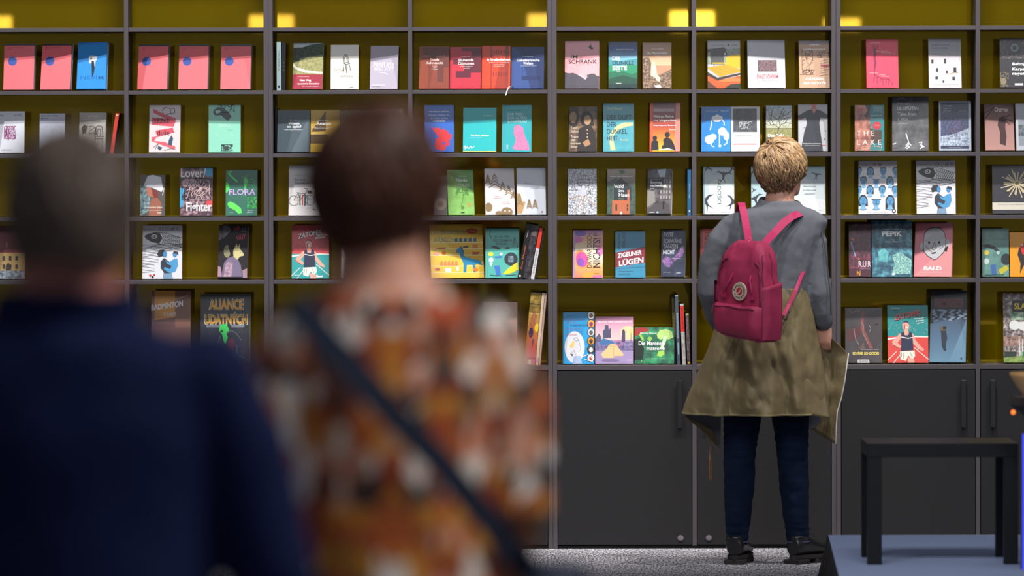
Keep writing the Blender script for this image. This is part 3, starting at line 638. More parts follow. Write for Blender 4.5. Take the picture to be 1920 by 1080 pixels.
book(582, 636.5, 206, 287, 2, .014, '#c29a2e', 'mustard yellow book with a brown sail shape', [P([(.5, .04), (.52, .04), (.52, .5), (.06, .53), (.04, .5)], '#5a4424'), Rc(0, .58, .62, .8, '#5a4424'), P([(.06, .52), (.5, .52), (.52, .58), (.0, .58)], '#e0bc58'), T('Marketa Moor', .22, .24, .62, .26, '#fff'), T('Ananas', .2, .28, .7, .36, '#fff', .02), T('Geschichten von der', .04, .4, .8, .42, '#fff'), T('Fremde', .14, .43, .7, .45, '#fff')], easel=False)
book(638, 696, 207, 287, 0, .014, '#4c6048', 'muted green book mostly hidden by the brown-haired head', [G(0, 0, 1, 1, ['#55694e', '#3d4f3c'])], easel=False)
book(698, 757, 205, 287, 0, .014, '#8a8562', 'olive beige book beside the muted green one', [P([(.8, 0), (.95, 0), (.95, .2)], '#c4c09a')], easel=False)
book(796, 851, 197, 287, 0, .018, '#2360bc', 'royal blue book with a ragged red shape', [T('VRATISLAV MAŇÁK', .14, .12, .86, .155, W_, .03), T('Heute scheint es,', .14, .19, .86, .24, W_, -.005), T('als wäre nichts', .18, .255, .8, .3, W_, -.005), T('geschehen', .28, .32, .7, .37, W_, .03), P([(.2, .46), (.34, .5), (.5, .48), (.56, .54), (.66, .5), (.74, .56), (.8, .54), (.84, .62), (.94, .64), (.9, .72), (.84, .76), (.86, .86), (.74, .88), (.7, .96), (.56, .98), (.4, .94), (.24, .86), (.2, .7)], '#dc2a38'), E(.42, .68, .05, .04, '#2360bc'), E(.66, .82, .05, .035, '#2360bc'), P([(.2, .46), (.4, .62), (.34, .9), (.2, .86)], '#2a50a8')], easel=True)
book(868, 930, 202, 287, 3, .016, '#1bb2b6', 'turquoise book with a small yellow title and signature', [T('Petra Hůlová', .62, .165, .88, .19, '#e8f4f2', .01), T('Das Dach zerkauen', .24, .61, .78, .65, '#f0f2c0', .03), T('Roman, aus dem Tschechischen', .2, .675, .56, .69, '#e8f4f2'), LL([[(.02, .9), (.08, .86), (.06, .94), (.14, .88), (.16, .93), (.24, .87), (.26, .92), (.34, .88)]], .016, '#f4f4f0'), Rc(0, .985, 1, 1, '#e8c83c')])
book(941, 996, 197, 287, 4, .018, '#27a3ac', 'teal book with a speckled pink bust shape', [L([(.06, 0), (.06, 1)], .012, '#1b7a84'), T('JAKUBA KATALPA', .2, .105, .64, .13, '#2a4a5a'), T('DER TOD', .18, .17, .7, .225, '#dff0ee', -.004), T('DER ALTEN', .18, .25, .84, .305, '#dff0ee', -.004), T('JUNGFRAU', .18, .335, .84, .39, '#dff0ee', -.004), NP([(.4, .47), (.5, .42), (.62, .44), (.72, .5), (.74, .6), (.8, .7), (.9, .84), (.94, .97), (.5, .97), (.36, .93), (.46, .8), (.46, .7), (.4, .62)], '#b05a92', '#d88ab4', 300), T('WIESER', .16, .85, .21, .95, W_, .01, 90)])
book(1066, 1118, 200, 285, 7, .02, '#4b3a30', 'sepia book with a woman holding a girl photograph', [NP([(0, 0), (1, 0), (1, 1), (0, 1)], '#2a2220', '#8a6c50', 12, '#5a4434'), P([(.0, .0), (.3, .02), (.34, .2), (.3, .42), (.12, .48), (0, .4)], '#2a2220'), E(.14, .24, .13, .13, '#a07e5e'), P([(.4, .24), (.5, .12), (.7, .1), (.84, .2), (.9, .44), (.8, .42), (.46, .42)], '#201a1c'), E(.66, .3, .13, .11, '#b08a66'), P([(.36, .5), (.6, .42), (.8, .42), (.96, .6), (1, 1), (.3, 1)], '#2c2423'), E(.66, .52, .025, .015, '#c9a478'), E(.67, .6, .025, .015, '#c9a478'), E(.67, .68, .025, .015, '#c9a478'), P([(.5, .8), (.7, .72), (.8, .84), (.6, .9)], '#a8805c'), T('Karol', .07, .44, .3, .5, '#e9dcc8', -.003), T('Sidon', .07, .52, .34, .58, '#e9dcc8', -.003), T('Traum', .07, .64, .34, .7, '#e9dcc8', .01), T('von', .07, .73, .24, .775, '#e9dcc8', .01), T('meinem', .07, .8, .42, .845, '#e9dcc8', .01), T('Vater', .07, .87, .32, .93, '#e9dcc8', .01)])
book(1131, 1189, 194, 285, 1, .018, '#3d94a4', 'teal book with four rows of heavy dark lettering', [N(0, 0, 1, 1, '#3d94a4', '#4aa2b0', 14), NP([(.3, .55), (.5, .44), (.7, .4), (.96, .4), (.98, .46), (.8, .48), (.6, .52), (.4, .62), (.3, .7), (.36, .84), (.4, .98), (.24, .98), (.2, .8), (.22, .64)], '#a8b878', '#d4d8a0', 150), T('Anna Bolavá', .13, .08, .6, .13, '#d4d8a0', .01), T('DER DUFT', .12, .24, .92, .34, '#1c3a4c', .03), T('DER', .12, .39, .43, .485, '#1c3a4c', .03), T('DUNKEL', .12, .535, .78, .635, '#1c3a4c', .03), T('HEIT', .12, .675, .48, .775, '#1c3a4c', .03), T('Roman', .56, .74, .8, .78, '#d4d8a0')])
book(1218, 1275, 192, 285, 4, .018, '#7b4c4c', 'plum to orange sunset book with two black silhouettes', [G(0, 0, 1, 1, ['#7d5a62', '#8a4a48', '#b0452c', '#f08a28', '#f8c030']), Rc(0, 0, .1, 1, '#e05c38'), P([(.86, 0), (1, 0), (1, 1), (.8, 1)], '#d88a7a'), Rc(.12, .13, .8, .19, '#b7a2a8'), T('Johannes Neugebauer', .14, .14, .78, .175, '#6a4a54', .01), T('Meine Reise', .13, .255, .78, .315, '#fff', .015), T('ins Ungewisse', .13, .335, .86, .4, '#fff', .015), T('Unterwegs mit Benjamin', .12, .46, .86, .49, '#fff', .01), T('Roman', .64, .54, .84, .57, '#fff'), E(.17, .73, .075, .05, '#20181c'), P([(.06, .8), (.16, .76), (.28, .8), (.3, .98), (.04, .98)], '#20181c'), E(.58, .66, .085, .06, '#20181c'), P([(.44, .76), (.56, .71), (.72, .76), (.8, .86), (.86, .98), (.4, .98), (.4, .9), (.46, .86)], '#20181c'), P([(.2, .97), (.6, .94), (.8, .97)], '#dfe6f0')])
def clouds(lst):
    r = []
    for u, v in lst:
        r += [E(u + dx, v + dy, .09, .055, '#eef2f6') for dx, dy in ((-.1, 0), (0, -.03), (.1, 0), (.03, .03), (-.05, .03))]
    return r
book(1315, 1369.5, 200, 285, 4, .016, '#1f86d8', 'bright blue book with white thought clouds and hands', [P([(0, 0), (1, 0), (0, .4)], '#2274bc')] + clouds([(.54, .26)]) + [E(.72, .56, .15, .09, '#eef2f6'), E(.86, .66, .1, .1, '#eef2f6'), E(.28, .74, .16, .1, '#eef2f6'), E(.4, .68, .12, .07, '#eef2f6'), LL([[(.36, .3), (.34, .42), (.3, .52)], [(.7, .28), (.78, .36), (.78, .42)], [(.62, .64), (.62, .84)], [(.9, .7), (.88, .82), (.78, .86)], [(.3, .8), (.36, .88), (.44, .9)]], .035, '#dfe8ee'), E(.64, .88, .05, .03, '#dfe8ee'), T('Radka Denemarková', .16, .09, .56, .115, '#e8eef4'), T('Wolky nas', .64, .085, .92, .115, '#fff', .02)])
book(1371, 1425, 200, 285, 0, .016, '#cdccd0', 'pale grey book with a black photograph above a red line', [N(.08, .045, .9, .57, '#1c1e22', '#4a4e54', 12), S(.28, .34, .72, .5, 14, .014, '#c8cacc', 9, .05), T('TOMÁŠ SEDLÁČEK', .12, .645, .72, .665, '#555', .01), T('Hra na život', .12, .69, .44, .7, '#777'), Rc(.06, .835, .9, .85, '#c94840')])
book(1436, 1484, 198, 285, 4, .028, '#6b6b4a', 'thick book with a bare orchard tree, above the blonde head', [G(0, 0, 1, .5, ['#a8bccc', '#c4cccc', '#b8b898']), N(0, .52, 1, .72, '#6a7040', '#a8a060', 40), N(0, .7, 1, 1, '#2c2c22', '#7a7048', 40), LL([[(.46, .62), (.5, .5), (.6, .42), (.8, .38), (1, .4)], [(.5, .5), (.34, .42), (.1, .44), (0, .4)], [(.55, .46), (.5, .3), (.6, .14), (.7, .04)], [(.52, .36), (.3, .24), (.1, .2)], [(.56, .26), (.8, .2), (.98, .12)], [(.3, .42), (.2, .3), (.24, .14)], [(.75, .38), (.86, .28), (.95, .26)], [(.2, .44), (.1, .34)]], .022, '#2a2620'), S(0, .02, 1, .48, 30, .01, '#3a342a', 11, .06), T('Das Geld', .08, .63, .7, .7, '#fff', .03), T('von Hitler', .28, .73, .8, .79, '#fff', .03)])
book(1497, 1552, 196, 285, 1, .016, '#b9b9be', 'grey book with a headless woman in a black dress', [E(.54, -.02, .1, .09, '#d88a80'), P([(.47, .02), (.6, .02), (.62, .12), (.46, .12)], '#c8605a'), P([(.0, .24), (.3, .13), (.44, .1), (.54, .17), (.64, .1), (.8, .14), (1, .22), (1, .3), (.76, .28), (.72, .4), (.76, .6), (.84, 1), (.08, 1), (.2, .6), (.3, .4), (.26, .28), (0, .34)], '#2a2c36'), P([(.46, .1), (.54, .2), (.62, .1)], '#d88a80'), P([(0, .28), (.0, .34), (.1, .3)], '#c8605a'), T('Radka Denemarková', .16, .83, .76, .85, '#fff', .01), T('Příspěvek k dějinám radosti', .2, .87, .74, .885, '#ddd'), Rc(.8, .87, .92, .89, '#c44'), E(.86, .36, .015, .01, '#333'), E(.93, .57, .02, .014, '#333'), E(.2, .5, .015, .01, '#333'), E(.9, .75, .02, .014, '#333')])
book(1603, 1658, 197, 283, 3, .018, '#237c80', 'book with a close-up face beside a teal panel and red seal', [Rc(0, 0, .52, 1, '#8a4a42'), NP([(0, .0), (.48, 0), (.44, .2), (.56, .46), (.6, .7), (.5, 1), (0, 1)], '#7a3a34', '#c4806a', 14), P([(0, 0), (.4, 0), (.3, .06), (.1, .05)], '#c88a72'), P([(.06, .05), (.16, .08), (.3, .06), (.26, .12), (.1, .11)], '#c2434a'), P([(.34, 0), (.56, 0), (.5, .16), (.42, .3), (.3, .24), (.44, .12)], '#2c2226'), P([(.5, .5), (.7, .55), (.92, .55), (.9, .8), (.7, .84), (.58, .8)], '#4a3a30'), T('BIANCA', .56, .215, .92, .245, '#dfeeee'), T('BELLOVÁ', .52, .28, .92, .31, '#dfeeee'), E(.75, .45, .14, .09, '#b8303c'), T('THE', .67, .43, .83, .46, '#e8a0a0'), rule(.64, .92, [.04, .06, .08, .1, .12, .14], .007, '#c4dede'), T('T H E', .07, .56, .66, .67, '#f0dcd0', .0), T('L A K E', .07, .76, .9, .87, '#f0dcd0', .0), S(.1, .9, .9, .99, 8, .012, '#d8b0a0', 3)])
book(1673, 1741, 181, 283, 4, .016, '#55565a', 'tall charcoal book with white title and two small stars', [N(0, 0, 1, 1, '#3c3c40', '#68696c', 8), T('Jan', .16, .01, .33, .06, '#c4c4c4', -.005), T('Němec', .15, .1, .5, .15, '#c4c4c4', -.005), T('LILLIPUTIN', .14, .19, .72, .25, '#fff', -.003), T('Tales from', .15, .29, .66, .35, '#fff', .0), T('a War', .15, .39, .44, .44, '#fff', .0), L([(.17, .5), (.42, .5)], .005, '#ddd'), LL([[(.38, .68), (.46, .86), (.52, .9)], [(.46, .84), (.38, .9), (.48, .93), (.4, .96)], [(.46, .88), (.36, .95)], [(.74, .85), (.82, .84), (.78, .9), (.84, .93), (.76, .96)], [(.78, .88), (.88, .93)], [(.02, .88), (.1, .86)]], .024, '#f4f4f4')])
book(1761, 1821, 189, 283, 2, .018, '#b3bccb', 'pale framed book with a dark blue water picture', [Rc(.05, .035, .94, .965, '#2b3550'), NP([(.05, .22), (.94, .22), (.94, .68), (.05, .72)], '#26304c', '#55618a', 60, '#353a5c'), NP([(.05, .72), (.5, .66), (.94, .54), (.94, .9), (.05, .9)], '#55688c', '#c8d4e0', 90), T('I Caught', .14, .09, .42, .12, '#c8ccd8'), T('Sight of', .14, .14, .38, .17, '#c8ccd8'), T('My Face', .14, .19, .38, .22, '#c8ccd8'), T('Petr Hruška', .64, .2, .86, .215, '#c8ccd8'), S(.35, .45, .75, .72, 12, .01, '#6a4a6a', 4), T('PARTISAN PRESS', .3, .93, .7, .945, '#aab4c8')])
book(1848, 1903, 195, 283, -6, .02, '#8d6a64', 'dusky pink book with a woman shadow and palm leaves', [G(0, 0, 1, 1, ['#6a5250', '#a8807a', '#b98c84']), P([(.5, .3), (.66, .26), (.74, .36), (.7, .5), (.74, .7), (.7, .9), (.5, .86), (.52, .6), (.44, .46)], '#4a3434'), LL([[(.0, .1), (.3, .0)], [(0, .2), (.36, .06)], [(.04, .3), (.3, .1)], [(.6, .3), (.9, .24)], [(.6, .3), (.94, .36)], [(.6, .3), (.88, .46)]], .035, '#574040'), T('Ostrov', .36, .07, .82, .17, '#efe6e2', .01)])
book(1906, 1962, 194, 283, -3, .018, '#b9bcc4', 'silver grey book cut by the right frame edge on the second display shelf', [Rc(.08, .36, 1, .9, '#8a929a'), N(.08, .46, 1, .7, '#2c3038', '#7a8288', 30)])
# ---- third row
book(262, 309, 328, 405, 1, .014, '#55504e', 'dark book with a woman in a white sun hat', [NP([(0, .25), (.3, .3), (.42, .5), (.34, .9), (0, 1)], '#8fb4ba', '#2c3440', 40), P([(.14, .26), (.3, .03), (.5, .0), (.84, .06), (.92, .36), (.86, .42), (.5, .32), (.14, .29)], '#e0dfe8'), L([(.86, .4), (.96, .32), (.9, .5)], .03, '#c8c8d0'), P([(.24, .3), (.42, .32), (.5, .44), (.6, .5), (.56, .56), (.34, .52), (.28, .46)], '#b06a54'), P([(.46, .34), (.7, .4), (.74, .56), (.6, .6), (.5, .48)], '#7a2c28'), P([(.46, .58), (.7, .56), (.86, .7), (.84, 1), (.36, 1), (.38, .74)], '#9a5e4a'), T('poslední léto', .22, .77, .9, .83, '#efe6da'), T('Alena Mornštajnová', .3, .86, .88, .885, '#efe6da'), Rc(.7, .92, .86, .94, '#ccc')])
book(337, 398, 315, 405, 1, .018, '#6d4654', 'book with big white condensed words over a face sketch', [NP([(0, 0), (1, 0), (1, 1), (0, 1)], '#28202e', '#b08c94', 22, '#5c3c48'), P([(.7, 0), (1, 0), (1, .2), (.8, .16)], '#3f9cc8'), P([(0, .42), (.16, .44), (.1, .8), (0, .84)], '#3f9cc8'), E(.3, .32, .26, .1, '#bb9aa2'), S(.06, .22, .95, .68, 40, .016, '#1e1820', 3, .09), S(.1, .25, .9, .66, 16, .014, '#e0c0c0', 8, .08), P([(.8, .7), (1, .68), (1, .8), (.8, .82)], '#d0444c'), T('Lover/', .02, .01, .8, .2, '#f2eef2', .03), T('Fighter', .2, .72, .98, .97, '#f2eef2', .035)])
book(423, 482, 319, 405, 1, .016, '#2f6a58', 'dark green book with neon green plants and lilac title', [LL([[(.18, .03), (.08, .06), (.14, .12), (.36, .26)]], .05, '#48d860'), P([(0, .26), (.1, .3), (.12, .4), (.04, .5), (0, .5)], '#48d860'), P([(.05, .74), (.14, .69), (.3, .74), (.48, .84), (.52, .94), (.42, .97), (.28, .88), (.1, .82)], '#62e85c'), P([(.56, .22), (.62, .15), (.7, .22), (.66, .34), (.64, .46), (.62, .6), (.58, .46), (.58, .34)], '#48c85c'), LL([[(.6, .18), (.5, .14)], [(.64, .16), (.72, .1)], [(.68, .24), (.84, .2), (.96, .28)], [(.68, .28), (.86, .26), (.94, .38)], [(.66, .32), (.84, .34), (.9, .44)]], .012, '#48c85c'), S(.7, .6, .98, .84, 12, .022, '#48c85c', 5, .08), T('FLORA', .1, .42, .94, .55, '#c8a8e8', .02), T('TOPIC', .12, .93, .24, .945, '#ddd'), T('Jakub', .7, .88, .88, .905, '#ded0f0', .01), T('Juhás', .68, .92, .86, .95, '#ded0f0', .01)])
book(541, 600, 310, 405, 2, .016, '#d5d1d2', 'white book with a black bicycle among coloured book spines', [T('Marko Martin', .2, .2, .5, .215, '#555'), T('Berliner', .2, .27, .54, .31, '#222', .02), T('Notizbuch', .2, .335, .66, .375, '#222', .01), LL([[(.16 + .15 * math.cos(t * .42), .71 + .1 * math.sin(t * .42)) for t in range(16)], [(.68 + .15 * math.cos(t * .42), .7 + .1 * math.sin(t * .42)) for t in range(16)], [(.16, .7), (.3, .56), (.5, .57), (.68, .7)], [(.3, .56), (.36, .7), (.16, .7)], [(.36, .7), (.56, .54), (.6, .47), (.5, .46)], [(.24, .55), (.34, .55)]], .018, '#333'), Rc(.6, .51, .74, .57, '#444'), Rc(.34, .58, .38, .8, '#4a5a5a'), Rc(.42, .59, .46, .8, '#c04a40'), Rc(.5, .6, .54, .81, '#3a3034'), Rc(.58, .6, .62, .8, '#5a90a0'), Rc(.28, .62, .31, .8, '#b09888'), P([(.76, .87), (.86, .88), (.8, .9)], '#222')])
book(813, 839, 330, 404, 0, .014, '#5a5350', 'dark taupe book with a grey sphere beside the pale green book', [E(.5, .72, .44, .16, '#8a7c70'), E(.5, .72, .2, .07, '#6a5e54')], easel=False)
book(841, 890, 319, 404, -11, .018, '#7fb858', 'light green book with white title and leaf drawing', [NP([(.0, 0), (1, 0), (1, 1), (0, 1)], '#78b050', '#8cc468', 10), P([(0, .05), (.6, 0), (1, 0), (1, .5)], '#6a9c52'), T('Martin Pollack', .42, .13, .74, .15, '#e8f4dc'), T('Pálenka', .34, .19, .76, .26, '#fff', .01), T('Prosa aus dem', .26, .3, .84, .325, '#fff'), T('Banater Bergland', .26, .35, .86, .375, '#fff'), LL([[(.56, .4), (.6, .55), (.56, .68), (.5, .8)], [(.58, .5), (.4, .5), (.3, .6)], [(.58, .56), (.76, .52)]], .022, '#4a7c3c'), P([(.5, .42), (.36, .42), (.28, .54), (.42, .52)], '#568c44'), P([(.6, .44), (.78, .44), (.8, .58), (.66, .54)], '#568c44'), E(.8, .78, .08, .05, '#b0a050'), E(.55, .84, .06, .04, '#5c8c40'), Rc(.48, .94, .62, .965, '#333')])
book(911, 966, 316, 404, -8, .018, '#d8d2d4', 'white book with gold fir trees and round bushes', [firs([(.33, .12, .2, 4), (.1, .14, .1, 5), (.6, .3, .13, 4), (.8, .38, .13, 4), (.96, .5, .1, 4)]), E(.1, .84, .13, .1, '#8a714c'), E(.72, .94, .2, .1, '#8a714c'), E(.45, .97, .12, .05, '#8a714c'), E(.66, .92, .03, .02, '#d8d2d4'), E(.8, .92, .03, .02, '#d8d2d4'), T('ALŽBĚTA', .3, .6, .5, .615, '#b04048', .02), T('STANČÁKOVÁ', .3, .635, .55, .65, '#b04048', .02), T('CO S TÍM', .55, .72, .8, .735, '#b04048', .02), T('UDĚLÁME', .55, .755, .82, .77, '#b04048', .02)])
book(970, 1024, 315, 404, -4, .018, '#ccd0dc', 'pale blue white book with gold firs at the foot', [P([(0, .54), (.12, .56), (.16, .72), (.3, .72), (.16, .98), (0, .98)], '#b8905c'), firs([(.08, .56, .13, 5), (.42, .68, .1, 5), (.62, .68, .1, 5), (.86, .93, .06, 1)]), T('JAN', .26, .29, .35, .305, '#3a4a80', .02), T('NĚMEC', .26, .325, .44, .34, '#3a4a80', .02), T('NEBO BEZE', .48, .4, .78, .415, '#3a4a80', .02), T('NÁS NENÍ', .48, .435, .76, .45, '#3a4a80', .02)])
book(1065, 1119, 317, 404, 0, .016, '#c4c7d2', 'black and white engraved book with a round sun shape', [N(0, 0, 1, 1, '#24262e', '#c8ccd6', 90, None, 'crack'), E(.5, .5, .15, .095, '#b8bcc8'), LL([[(.45, .58), (.3, .62), (.06, .66)], [(.48, .6), (.36, .8), (.2, .95)], [(.54, .6), (.56, .8), (.5, .98)], [(.6, .58), (.8, .74), (.96, .8)]], .03, '#a8846a'), T('Peter Rosei', .3, .15, .62, .17, '#333'), T('Eigentlich bin', .26, .21, .8, .26, '#333', .01), T('ich ja Dichter', .3, .28, .76, .32, '#333', .01), Rc(.5, .97, .58, .99, '#333')])
book(1138, 1191, 317, 404, 3, .018, '#8d8a7c', 'book with a forest growing inside a brick house', [G(0, 0, 1, .4, ['#a89a88', '#8a8074', '#5c6458']), NP([(0, .3), (.3, .2), (.7, .3), (1, .35), (1, 1), (0, 1)], '#1c302c', '#3f5c50', 20), P([(.46, .1), (.4, .04), (.56, .02), (.66, .07), (.54, .12)], '#2f6a3c'), P([(.3, .32), (.48, .2), (.72, .32), (.86, .4), (.86, .7), (.24, .7), (.24, .38)], '#1f2c30'), LL([[(.26, .36), (.48, .2), (.74, .34), (.86, .4)]], .03, '#4a3230'), Rc(.18, .69, .8, 1, '#b4603c'), Rc(.72, .46, .8, .7, '#b4603c'), PP([[(.7, .78), (.75, .78), (.75, .84), (.7, .84)], [(.7, .86), (.75, .86), (.75, .92), (.7, .92)], [(.3, .78), (.36, .78), (.36, .92), (.3, .92)]], '#2c2424'), T('Alena Mornštajnová', .1, .15, .9, .185, '#fff', .015), T('Wald', .24, .34, .58, .42, '#fff', .0), T('im', .42, .45, .58, .51, '#fff', .0), T('Haus', .42, .53, .78, .61, '#fff', .0), T('Roman', .42, .645, .58, .665, '#f0d040', .01), E(.5, .97, .04, .03, '#fff')])
book(1213, 1258, 317, 404, 8, .036, '#4b474c', 'thick book with a grey street photo and lone walker', [N(0, 0, 1, 1, '#2a272c', '#6a6468', 16), P([(.4, .02), (.76, 0), (.72, .18), (.5, .18)], '#b8c4cc'), PP([[(.54 + .12 * i, .24 + .12 * j), (.6 + .12 * i, .24 + .12 * j), (.6 + .12 * i, .31 + .12 * j), (.54 + .12 * i, .31 + .12 * j)] for i in range(4) for j in range(4)], '#a09894'), P([(0, .48), (.3, .5), (.34, .74), (0, .86)], '#8a8480'), P([(.3, .8), (.6, .74), (.9, .8), (1, 1), (0, 1), (0, .92)], '#4c464a'), Rc(0, .21, .66, .46, '#26242c'), T('Viktorie Hanišová', .12, .225, .56, .24, '#ddd'), T('Sonntag', .12, .27, .6, .34, '#fff', .02), T('nachmittag', .12, .345, .78, .41, '#fff', .02), T('Roman', .12, .43, .3, .445, '#ddd'), E(.68, .75, .05, .03, '#1a181c'), Rc(.65, .77, .71, .9, '#1a181c'), E(.44, .975, .05, .02, '#9cc4dc'), Rc(.1, .965, .3, .98, '#ccc')], cover='#a8a6a8')
spine(1289.5, 6.5, 318, 404, 0, .13, '#3c78a8', 'blue spine outwards beside the single upright on the third display shelf', [T('Gerhard Trapp', .3, .3, .7, .62, '#dce8f0', .01, -90), Rc(.3, .88, .7, .92, W_)])
birds = [swallow(.66, .16, .3, .1), swallow(.06, .72, .36, -.5), swallow(.96, .74, .3, .7), swallow(.14, .02, .22, .8), swallow(.94, .04, .2, .6)]
book(1319, 1377, 313, 403, 0, .018, '#c6d6d8', 'pale book of dark swallows with sideways lettering', [G(0, 0, 1, 1, ['#a9bcc4', '#c4d4d4', '#dfe6e0']), E(.55, .45, .4, .2, '#cfdcda')] + birds + [Rc(0, 0, .05, 1, '#8aa8b4'), T('RADOŚCI', .46, .26, .62, .78, '#4a4c54', .0, -90), T('RADKA', .26, .15, .44, .165, '#667'), rule(.1, .9, [.965], .006, '#99a')])
book(1409, 1466, 312, 403, 0, .018, '#9dbcc4', 'pale blue swallow book half hidden by the blonde head', [G(0, 0, 1, 1, ['#8fb2bc', '#a8c2c8', '#b8ccd0']), swallow(.1, .1, .24, .9), swallow(.12, .68, .3, -.4), swallow(.08, .5, .12, 2.6), swallow(.7, .3, .25, .2)])
book(1489, 1548, 312, 403, 0, .018, '#b9c8ce', 'pale sky book with one swallow and a three-line title', [G(0, 0, 1, 1, ['#8fb0ba', '#c4ced2', '#d8dadc']), E(.3, .36, .3, .1, '#c8d0d4'), E(.7, .8, .4, .12, '#dcdee0'), swallow(.72, .18, .19, .15), T('PŘÍSPĚVEK', .28, .405, .72, .44, '#2c3038', .03), T('K DĚJINÁM', .29, .485, .7, .52, '#2c3038', .03), T('RADOSTI', .34, .565, .66, .6, '#2c3038', .03), L([(.2, .92), (.9, .92)], .006, '#99a')])
book(1610, 1682, 302, 402, 3, .014, '#dedbe0', 'white book covered with rows of blue portrait faces', faces_cover())
book(1719, 1792, 301, 402, 1, .014, '#dddce2', 'white book with carp and blue mother, on the third display shelf', carp(True))
book(1861, 1936, 310, 402, 2, .016, '#2b2a34', 'midnight blue book with a large cream starburst flower', [LL([[(.62, .38), (.62 + .42 * math.cos(a) * (1 if i % 2 else .8), .38 + .3 * math.sin(a) * (1 if i % 2 else .8))] for i, a in enumerate([k * .392 + .1 for k in range(16)])], .022, '#d8c8a0'), PP([[(.62, .38), (.62 + .3 * math.cos(a - .1), .38 + .21 * math.sin(a - .1)), (.62 + .34 * math.cos(a), .38 + .24 * math.sin(a)), (.62 + .3 * math.cos(a + .1), .38 + .21 * math.sin(a + .1))] for a in [k * .7 + .3 for k in range(9)]], '#cbb98e'), E(.62, .38, .05, .035, '#6a6048'), Rc(0, .77, 1, .92, '#d8d0c0'), T('NICHOLAS VON OBERNDORFF', .14, .795, .9, .825, '#555'), Rc(.1, .965, .9, .97, '#777')])
# ---- fourth row
book(-14, 47, 426, 522, 0, .018, '#7a3038', 'maroon book with an ochre town house, beside the bald-cropped head', [Rc(0, .5, 1, .84, '#b0935e'), PP([[(.3 + .2 * i, .56 + .16 * j), (.38 + .2 * i, .56 + .16 * j), (.38 + .2 * i, .65 + .16 * j), (.3 + .2 * i, .65 + .16 * j)] for i in range(3) for j in range(2)], '#3a3430'), P([(.4, .84), (.4, .74), (.48, .69), (.56, .74), (.56, .84)], '#3a3430'), N(0, .84, 1, 1, '#3a4450', '#9aa8b4', 30), T('HRAD', .4, .3, .45, .4, '#e0c8c8', 0, 90)], easel=False)
book(267, 341, 423, 523, 0, .014, '#dcdce4', 'white book with carp and blue mother, on the fourth display shelf', carp(False))
book(408, 463, 422, 523, 7, .03, '#2a2528', 'black book with a pale wolf-headed figure and pink lettering', [NP([(0, .02), (.3, .0), (.42, .1), (.2, .24), (0, .3)], '#3c3a40', '#8a8890', 14), P([(.12, .98), (.2, .72), (.34, .62), (.5, .6), (.66, .64), (.78, .76), (.84, .98)], '#7a708c'), NP([(.2, .98), (.26, .74), (.4, .66), (.5, .7), (.5, .98)], '#8a6a84', '#c4a8b8', 30), E(.3, .5, .12, .12, '#8f8a68'), P([(.5, .44), (.58, .4), (.6, .34), (.66, .42), (.72, .36), (.74, .46), (.86, .54), (.88, .58), (.74, .6), (.66, .66), (.52, .6)], '#d4c890'), P([(.34, .4), (.46, .34), (.52, .3), (.6, .36), (.5, .5), (.46, .6), (.4, .54)], '#221e22'), T('TŘI', .5, .05, .72, .13, '#d85060', .02, 0, .04), T('VÁSY', .6, .19, .92, .3, '#d85060', .02, 0, .04), LL([[(.78 + .06 * i, .04 + .03 * j), (.8 + .06 * i, .04 + .03 * j)] for i in range(3) for j in range(4)], .014, '#c8c8c8'), P([(0, .78), (.1, .8), (.14, .98), (0, .98)], '#b48aa0'), P([(.84, .86), (1, .82), (1, 1), (.86, 1)], '#a88a98'), E(.76, .52, .012, .008, '#222')], cover='#5c2c34')
book(547, 617, 422, 523, 0, .014, '#d24a50', 'red book with a runner crossing a teal track', runner('#cc444c', '#2aa0a0', '#f4ecea', True))
book(640, 700, 440, 523, 0, .014, '#e2dcdc', 'white book almost hidden behind the neck of the brown-haired woman', [Rc(.05, .1, .3, .2, '#a44')], easel=False)
book(809, 908, 421, 523, -12, .016, '#e2b42c', 'wide yellow picture book with a blue horse on shelves', [P([(0, .2), (.16, .24), (1, .95), (1, 1), (0, 1)], '#eec84a'), rule(0, 1, [.34, .46, .58, .78, .9], .014, '#f8e8b0'), T('s ALLERGRÖSSTE', .02, .1, .68, .19, '#3a8a98', .0), T('WUNSCH', .08, .24, .44, .34, '#3a8a98', .0), E(.8, .13, .11, .055, '#c8452c'), T('2. Auflage', .72, .115, .88, .145, '#f4d8a0'), P([(.5, .47), (.57, .42), (.6, .45), (.64, .6), (.76, .64), (.84, .66), (.94, .68), (.98, .78), (.88, .74), (.84, .76), (.84, .9), (.8, .9), (.79, .76), (.68, .76), (.66, .9), (.61, .9), (.62, .74), (.56, .6), (.55, .54), (.48, .53)], '#2488b4'), P([(.56, .42), (.6, .42), (.64, .52), (.62, .56)], '#1c5c84'), P([(.1, .44), (.3, .43), (.28, .46), (.14, .46)], '#c84a3c'), P([(.62, .41), (.72, .4), (.72, .44), (.62, .44)], '#3a4a50'), PP([[(.46 + .09 * i, .27), (.52 + .09 * i, .25), (.52 + .09 * i, .33), (.46 + .09 * i, .33)] for i in range(5)], '#2c6a88'), Rc(.8, .38, .9, .45, '#c87a3c'), P([(.78, .52), (.94, .52), (.9, .57), (.8, .57)], '#b8442c'), E(.25, .54, .04, .035, '#d86c2c'), E(.12, .55, .05, .03, '#e8a0a0'), PP([[(.18 + .07 * i, .7), (.22 + .07 * i, .68), (.23 + .07 * i, .77), (.17 + .07 * i, .77)] for i in range(5)], '#e08a5c'), E(.12, .84, .05, .025, '#c05a5c'), Rc(.26, .82, .38, .89, '#f8f0dc'), E(.5, .83, .03, .05, '#f4e0d0'), E(.84, .85, .05, .03, '#e07a3c')])
